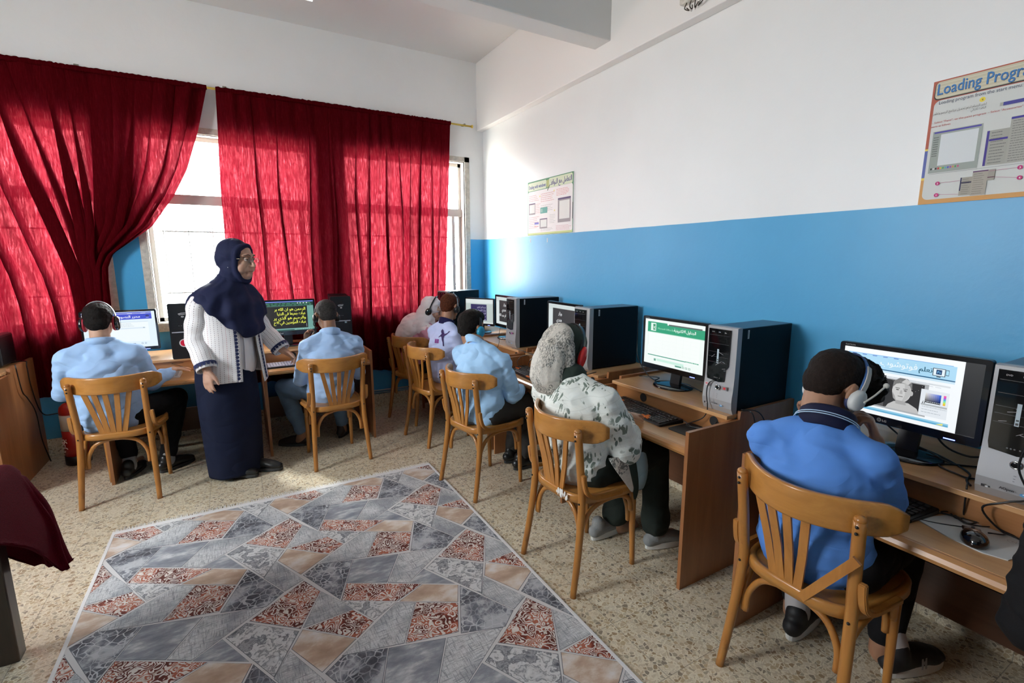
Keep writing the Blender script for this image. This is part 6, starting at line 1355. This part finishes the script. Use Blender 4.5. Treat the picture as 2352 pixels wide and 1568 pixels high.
# eyes, brows and glasses
EYE = simple('eye_white', (.60, .56, .52), .2); IRIS = simple('iris_dark', (.02, .01, .008), .15)
for q in (-1, 1):
    mb = MB(); mb.ball(H.p(.031*q, .0735, .004), (.0125, .0125, .0125)); ey = mb.obj('eye', EYE, tb)
    mb = MB(); mb.ball(H.p(.031*q+.001, .0825, .003), (.0052, .0045, .0052), rot=H.R); mb.obj('iris', IRIS, ey)
    mb = MB(); mb.tube([H.p(.018*q, .0845, .0105), H.p(.031*q, .088, .0125), H.p(.045*q, .078, .009)], [.003, .0042, .003], 8); mb.obj('eyelid', SK1, ey)
    mb = MB(); mb.tube(crom([H.p(.012*q, .092, .026), H.p(.030*q, .091, .033), H.p(.050*q, .073, .026)], 4), [(.0018, .003)]*9, 8); mb.obj('eyebrow', simple('brow_dark', (.035, .02, .014), .7), tb)
mb = MB(); mb.tube(crom([H.p(-.021, .0855, -.067), H.p(0, .0965, -.0665), H.p(.021, .0855, -.067)], 5), .0014, 6); mb.obj('mouth_line', simple('lip_dark', (.14, .045, .035), .5), tb)
gl = empty('eyeglasses', tuple(H.p(0, .1, 0)), 0, 'thin metal eyeglasses on the standing woman', 'glasses'); Mg = Matrix.Translation(-H.p(0, .1, 0)); GM = simple('glasses_metal', (.28, .24, .18), .3, metal=.8)
for q in (-1, 1):
    mb = MB(); ring = [H.p(.033*q+.022*math.cos(a)*(1 if abs(math.cos(a)) < 9 else 1), .1035-.006*math.cos(a)*q, .001+.0135*math.sin(a)) for a in [2*math.pi*k/24 for k in range(25)]]
    mb.tube(ring, .0011, 6, cap=False); mb.obj('lens_rim', GM, gl, M=Mg)
    mb = MB(); f = mb.bm.faces.new([mb.bm.verts.new(p) for p in ring[:-1]]); mb.obj('lens', GLASS, gl, M=Mg)
    mb = MB(); mb.tube([H.p(.055*q, .0975, .006), H.p(.072*q, .085, .008), H.p(.082*q, .03, .004)], .0015, 6); mb.obj('temple_arm', GM, gl, M=Mg)
mb = MB(); mb.tube(crom([H.p(-.011, .1045, .004), H.p(0, .109, .007), H.p(.011, .1045, .004)], 4), .0012, 6); mb.obj('bridge', GM, gl, M=Mg)
# skirt
def ring_surface(name, m, rings, parent, seg=64, cap=False, attr=False, fold=None):
    """rings: (centre, a along sd, b along fw)"""
    mb = MB(); G = []
    for k, (c, a, b_) in enumerate(rings):
        row = []
        for j in range(seg):
            t_ = 2*math.pi*j/seg; r_ = 1+(fold(t_, k/(len(rings)-1)) if fold else 0)
            row.append(mb.bm.verts.new(V(c)+sd*math.cos(t_)*a*r_+fw*math.sin(t_)*b_*r_))
        G.append(row)
    for a, b_ in zip(G, G[1:]):
        for j in range(seg): f = mb.bm.faces.new((a[j], a[(j+1) % seg], b_[(j+1) % seg], b_[j])); f.smooth = True
    if cap: mb.bm.faces.new(G[0]); mb.bm.faces.new(G[-1][::-1])
    return mb.obj(name, m, parent)
rings = []
for z, a, b_, f in ((.86, .165, .145, -.01), (.80, .185, .16, -.01), (.70, .195, .168, -.01), (.55, .200, .168, -.005), (.40, .198, .165, 0), (.25, .192, .160, .0), (.12, .186, .157, .0), (.045, .182, .155, .0), (.030, .181, .154, .0), (.034, .170, .144, 0)): rings.append((W(f, -.01, z), a, b_))
sk = ring_surface('skirt', NAVY2, rings, tb, cap=False, fold=lambda t_, v: .018*v*math.sin(t_*5+1)+.012*v*math.sin(t_*9+v*3))
for s_, f_ in ((.075, .10), (-.07, .03)): shoe(tb, W(f_, s_, .085), tuple(fw*.6+V((.5, 0, 0))), LEATH, SOLEK, .95, label='black leather shoe')
# white blouse under the jacket
B = Blob(); B.limb([W(.015, .02, .79), W(.02, 0, .95), W(.012, 0, 1.12), W(.0, 0, 1.27)], [(.155, .145), (.16, .150), (.165, .140), (.12, .09)], side=tuple(sd), seg=24); B.fuse('blouse', WHB, .008, 3, tb, wrinkle(.004, (14, 14, 5), 5))
mb = MB(); mb.sweep([W(.172, .012, .775), W(.182, .012, .95), W(.168, .012, 1.12)], [(-.016, -.002), (.016, -.002), (.016, .002), (-.016, .002)], up=tuple(fw)); mb.obj('button_placket', WHB, tb)
# jacket: shell open at the front with sleeves
def jacket():
    mb = MB(); L = mb.bm.verts.layers.float_vector.new('wrap'); seg = 70; prof = [(1.26, .175, .125, .0), (1.20, .205, .150, .0), (1.10, .205, .165, .005), (.98, .208, .176, .01), (.88, .215, .182, .01), (.78, .222, .187, .01), (.70, .226, .190, .01)]
    G = []; P = crom([V((z, a, b_)) for z, a, b_, f in prof], 5); n = len(P)
    for k, q in enumerate(P):
        z, a, b_ = q; v = k/(n-1); row = []; g0 = R(73-3*v); g1 = R(104+6*v)     # the opening, measured from her left side over the front
        for j in range(seg+1):
            u = j/seg; t_ = g1+(2*math.pi-(g1-g0))*u
            r_ = 1+.020*math.sin(t_*7+v*2)*v+.016*noise.noise(V((math.cos(t_)*3, math.sin(t_)*3, z*6)))+(.07*v*max(0, 1-u/.06)+.12*v*v*max(0, 1-(1-u)/.10))
            zz = z-(.035*v*max(0, 1-(1-u)/.12))+(.02*v if False else 0)
            if u > .8: zz -= .0*v
            p = W(.01+math.sin(t_)*b_*r_, .025+math.cos(t_)*a*.95*r_, zz-.05*v*(1 if math.cos(t_) < 0 and False else 0))
            vv = mb.bm.verts.new(p); vv[L] = (u*1.25, z, 0); row.append(vv)
        G.append(row)
    for a, b_ in zip(G, G[1:]):
        for j in range(seg): f = mb.bm.faces.new((a[j], a[j+1], b_[j+1], b_[j])); f.smooth = True
    o = mb.obj('jacket', JK, tb, fix=True); md = o.modifiers.new('s', 'SOLIDIFY'); md.thickness = .005; md.offset = 1
    for idx, nm in ((0, 'a'), (seg, 'b')):                      # embroidered edges with scallops
        m2 = MB(); pts = [r_[idx].co.copy() if False else None for r_ in []]
    return o, prof
def edge_trim(pts, out, parent, w_=.009, sc_=.0115, step=.0235):
    """navy band with a row of scalloped half discs; out = direction the scallops point, nrm away from the cloth"""
    mb = MB(); P = crom(pts, 8)
    for a, b_ in zip(P, P[1:]):
        d = (b_-a); n = d.cross(out).normalized(); 
        q = [a+n*.003, b_+n*.003, b_+out*w_*.5+n*.003, a+out*w_*.5+n*.003]; mb.bm.faces.new([mb.bm.verts.new(x) for x in q])
    acc = 0; tot = sum((b_-a).length for a, b_ in zip(P, P[1:])); m = int(tot/step); k = 0; run = 0
    for a, b_ in zip(P, P[1:]):
        l = (b_-a).length
        while k < m and (k+.5)*step <= run+l:
            c = a.lerp(b_, ((k+.5)*step-run)/l)+out*w_*.55; d = (b_-a).normalized(); n = d.cross(out).normalized(); ring = []
            for j in range(12): t_ = 2*math.pi*j/12; ring.append(mb.bm.verts.new(c+n*.0038+d*math.cos(t_)*sc_+out*(math.sin(t_)*sc_*.9+sc_*.35)))
            mb.bm.faces.new(ring); k += 1
        run += l
    return mb.obj('embroidered_trim', TRIM, parent)
jk, prof = jacket()
dgm = jk.data; seg1 = 71; nr = len(dgm.vertices)//seg1
for idx, nb in ((0, 1), (70, 69)):
    pts = [dgm.vertices[r_*seg1+idx].co.copy() for r_ in range(6, nr, 2)]; inn = (dgm.vertices[(nr//2)*seg1+nb*1 if idx == 0 else (nr//2)*seg1+66].co-dgm.vertices[(nr//2)*seg1+idx].co).normalized()
    c0 = W(0, 0, 1.0); lift = [(V((p.x, p.y, 0))-V((c0.x, c0.y, 0))).normalized()*.013 for p in pts]
    pp = [p+l+inn*.040 for p, l in zip(pts, lift)]
    o = edge_trim(pp, -inn, jk)
def sleeve(a, b_, c, k):
    mb = MB(); L = mb.bm.verts.layers.float_vector.new('wrap'); P = crom([a-V((a.x-X0, a.y-Y0_, 0))*.40+V((0, 0, -.035)), a+V((0, 0, -.012)), a.lerp(b_, .5), b_, b_.lerp(c, .55), b_.lerp(c, .98)], 6); n = len(P); rr = [.055, .066, .069, .064, .062, .060]; up = sd
    ref = V((0, 0, 1)).cross(b_-a).normalized(); G = []; run = 0
    for i, p in enumerate(P):
        q = i/(n-1)*5; j0 = min(int(q), 4); r_ = rr[j0]*(1-(q-j0))+rr[j0+1]*(q-j0); tg = (P[min(i+1, n-1)]-P[max(i-1, 0)]).normalized(); u = (sd-tg*sd.dot(tg)).normalized(); v = tg.cross(u); row = []
        if i: run += (P[i]-P[i-1]).length
        for j in range(28):
            t_ = 2*math.pi*j/28; rj = r_*(1+.05*math.sin(i*1.15+math.cos(t_)*2)*(1 if 5 < i < 24 else .3)+.03*noise.noise(p*14+V((j*.3, k, 0))))
            vv = mb.bm.verts.new(p+u*math.cos(t_)*rj+v*math.sin(t_)*rj); vv[L] = (j/28*.40, 1.2-run, 0); row.append(vv)
        G.append(row)
    for x, y in zip(G, G[1:]):
        for j in range(28): f = mb.bm.faces.new((x[j], x[(j+1) % 28], y[(j+1) % 28], y[j])); f.smooth = True
    o = mb.obj('sleeve', JK, jk); md = o.modifiers.new('s', 'SOLIDIFY'); md.thickness = .004
    # cuff embroidery
    e = G_co = [P[-1]]; tg = (P[-1]-P[-2]).normalized(); u = (sd-tg*sd.dot(tg)).normalized(); v = tg.cross(u)
    m2 = MB()
    cu = P[-1]-tg*.040
    m2.tube([cu, cu+tg*.012], [.0655, .0652], 28, cap=False, side=tuple(u))
    for j in range(17):
        t_ = 2*math.pi*j/17; o_ = u*math.cos(t_)+v*math.sin(t_); s3 = tg.cross(o_); c_ = cu+tg*.018+o_*.0665; ring = [m2.bm.verts.new(c_+s3*math.cos(w_)*.0105+tg*math.sin(w_)*.010+o_*(-.0008*math.cos(w_)**2)) for w_ in [2*math.pi*q/12 for q in range(12)]]; m2.bm.faces.new(ring)
    m2.obj('cuff_embroidery', TRIM, o)
sleeve(RS, RE, RW_, 1); sleeve(LS, LE, LW_, 2)
# headscarf: cap round the head, cape over the chest and shoulders
B = Blob()
H.ball(B, 0, -.030, .034, .089, .100, .092); H.ball(B, 0, -.062, .0, .080, .078, .085); H.ball(B, 0, -.018, -.05, .082, .080, .085); H.ball(B, 0, .002, -.112, .070, .062, .050)
B.limb([H.p(-.058, .040, .060), H.p(-.073, .035, .01), H.p(-.068, .035, -.06), H.p(-.04, .05, -.118), H.p(0, .062, -.132), H.p(.04, .05, -.118), H.p(.068, .035, -.06), H.p(.073, .035, .01), H.p(.058, .038, .062), H.p(0, .062, .088), H.p(-.058, .038, .062)], [.017]*11, n=4, seg=10)
B.limb([H.p(0, -.03, -.06), W(.055, .045, 1.36), W(.03, .02, 1.30)], [(.078, .072), (.088, .085), (.12, .10)], side=tuple(sd))
B.fuse('headscarf', NAVY, .0065, 3, tb, lambda co, no: np.array([.004*noise.noise(V((c[0]*14, c[1]*14, c[2]*7))) for c in co]))
HEM = [(0, 1.19), (40, 1.12), (72, 1.0), (95, .985), (120, 1.06), (142, 1.15), (160, 1.225), (178, 1.25), (198, 1.20), (230, 1.15), (270, 1.13), (320, 1.16), (360, 1.19)]
def lerp_tab(T, x):
    for (a, p), (b_, q) in zip(T, T[1:]):
        if x <= b_: t_ = (x-a)/(b_-a); t_ = t_*t_*(3-2*t_); return p+(q-p)*t_
    return T[-1][1]
mb = MB(); G = []; NS, NV = 120, 34; N0 = W(.055, .045, 0); C0 = W(.005, .030, 0)
SP = crom([V((.058, .052, 1.43)), V((.105, .095, 1.365)), V((.180, .140, 1.318)), V((.238, .178, 1.255)), V((.255, .200, 1.16)), V((.258, .208, 1.0))], 8)
for i in range(NV+1):
    v = i/NV; row = []
    for j in range(NS):
        t_ = 2*math.pi*j/NS; dg_ = math.degrees(t_); hz = lerp_tab(HEM, dg_)
        # walk down the profile until this direction's hem
        zs_ = [q.z for q in SP]; zt_ = 1.43+(hz-1.43)*(v**.9)
        k = 0
        while k < len(SP)-2 and SP[k+1].z > zt_: k += 1
        f_ = (SP[k].z-zt_)/max(1e-6, SP[k].z-SP[k+1].z); a_ = SP[k].x*(1-f_)+SP[k+1].x*f_; b_ = SP[k].y*(1-f_)+SP[k+1].y*f_
        m_ = min(1, max(0, (1.43-zt_)/.16)); cc = N0.lerp(C0, m_)
        fr_ = max(0, math.cos(t_-R(88))); dr = (t_-R(88))
        fo = m_*(.011*fr_**2*math.sin((1.42-zt_)*40-7.0*dr*dr)+.007*math.sin(t_*13+1)*v**.7*(.4+fr_)+.006*math.sin(t_*9+v*3)*v+.008*noise.noise(V((math.cos(t_)*3, math.sin(t_)*3, zt_*9))))
        if math.sin(t_) < 0: b_ *= .86
        row.append(mb.bm.verts.new(cc+sd*math.cos(t_)*(a_+fo)+fw*math.sin(t_)*(b_+fo)+V((0, 0, zt_))))
    G.append(row)
for a_, b_ in zip(G, G[1:]):
    for j in range(NS): f = mb.bm.faces.new((a_[j], a_[(j+1) % NS], b_[(j+1) % NS], b_[j])); f.smooth = True
cp = mb.obj('scarf_cape', NAVY, tb); md = cp.modifiers.new('s', 'SOLIDIFY'); md.thickness = .003
mb = MB(); mb.ball(H.p(.096*1, -.0, -.055) if False else H.p(-.0, 0, 0), .002); mb.bm.clear(); mb.ball(H.p(.089, .0, -.05), .003, seg=8); mb.obj('scarf_pin', CHR, tb)

# --- printed leaping animal on the pale shirt is laid on the cloth of the back
def decal_on(obj, o_, u, v, n, polys, mat, name, parent, off=.004):
    """project flat outlines along -n onto obj's mesh"""
    from mathutils.bvhtree import BVHTree
    me = obj.data; bv = BVHTree.FromPolygons([x.co for x in me.vertices], [tuple(p.vertices) for p in me.polygons]); mb = MB(); u, v, n = V(u).normalized(), V(v).normalized(), V(n).normalized()
    for P in polys:
        bm = bmesh.new(); f = bm.faces.new([bm.verts.new((a, b_, 0)) for a, b_ in P]); bmesh.ops.triangulate(bm, faces=[f])
        for _ in range(3): bmesh.ops.subdivide_edges(bm, edges=[e for e in bm.edges if e.calc_length() > .012], cuts=1, use_grid_fill=False); bmesh.ops.triangulate(bm, faces=bm.faces[:])
        mp = {}
        for x in bm.verts:
            p = V(o_)+u*x.co.x+v*x.co.y; h = bv.ray_cast(p+n*.3, -n); q = (h[0]+n*off) if h[0] else p; mp[x.index if False else x] = mb.bm.verts.new(q)
        for f in bm.faces:
            try: mb.bm.faces.new([mp[x] for x in f.verts])
            except ValueError: pass
        bm.free()
    return mb.obj(name, mat, parent, fix=False)
cat = [[(-.02, .06), (-.008, .075), (.004, .062), (.006, .045), (.02, .035), (.045, .045), (.062, .062), (.075, .060), (.060, .048), (.042, .032), (.018, .018), (.010, .0), (.016, -.03), (.020, -.065), (.010, -.068), (.006, -.035), (-.004, -.012), (-.010, .010), (-.022, .012), (-.038, .0), (-.036, .010), (-.020, .024), (-.012, .035), (-.020, .048)]]
PRN = simple('print_indigo', (.035, .012, .10), .7)
decal_on(s4, (1.50, 3.79, .845), (.62, -.78, 0), (0, 0, 1), (-.55, -.80, .1), cat, PRN, 'printed_animal', b4)
decal_on(s4, (1.45, 3.84, .80), (.62, -.78, 0), (0, 0, 1), (-.55, -.80, .1), [[(k*.011, 0), (k*.011+.007, 0), (k*.011+.009, .035), (k*.011+.002, .035)] for k in range(4)], simple('print_magenta', (.25, .02, .25), .7), 'printed_bars', b4)
for o in list(SC.objects):
    if o.type == 'MESH' and o.parent is None and not o.get('kind') and not o.get('label'): print('UNLABELLED', o.name)
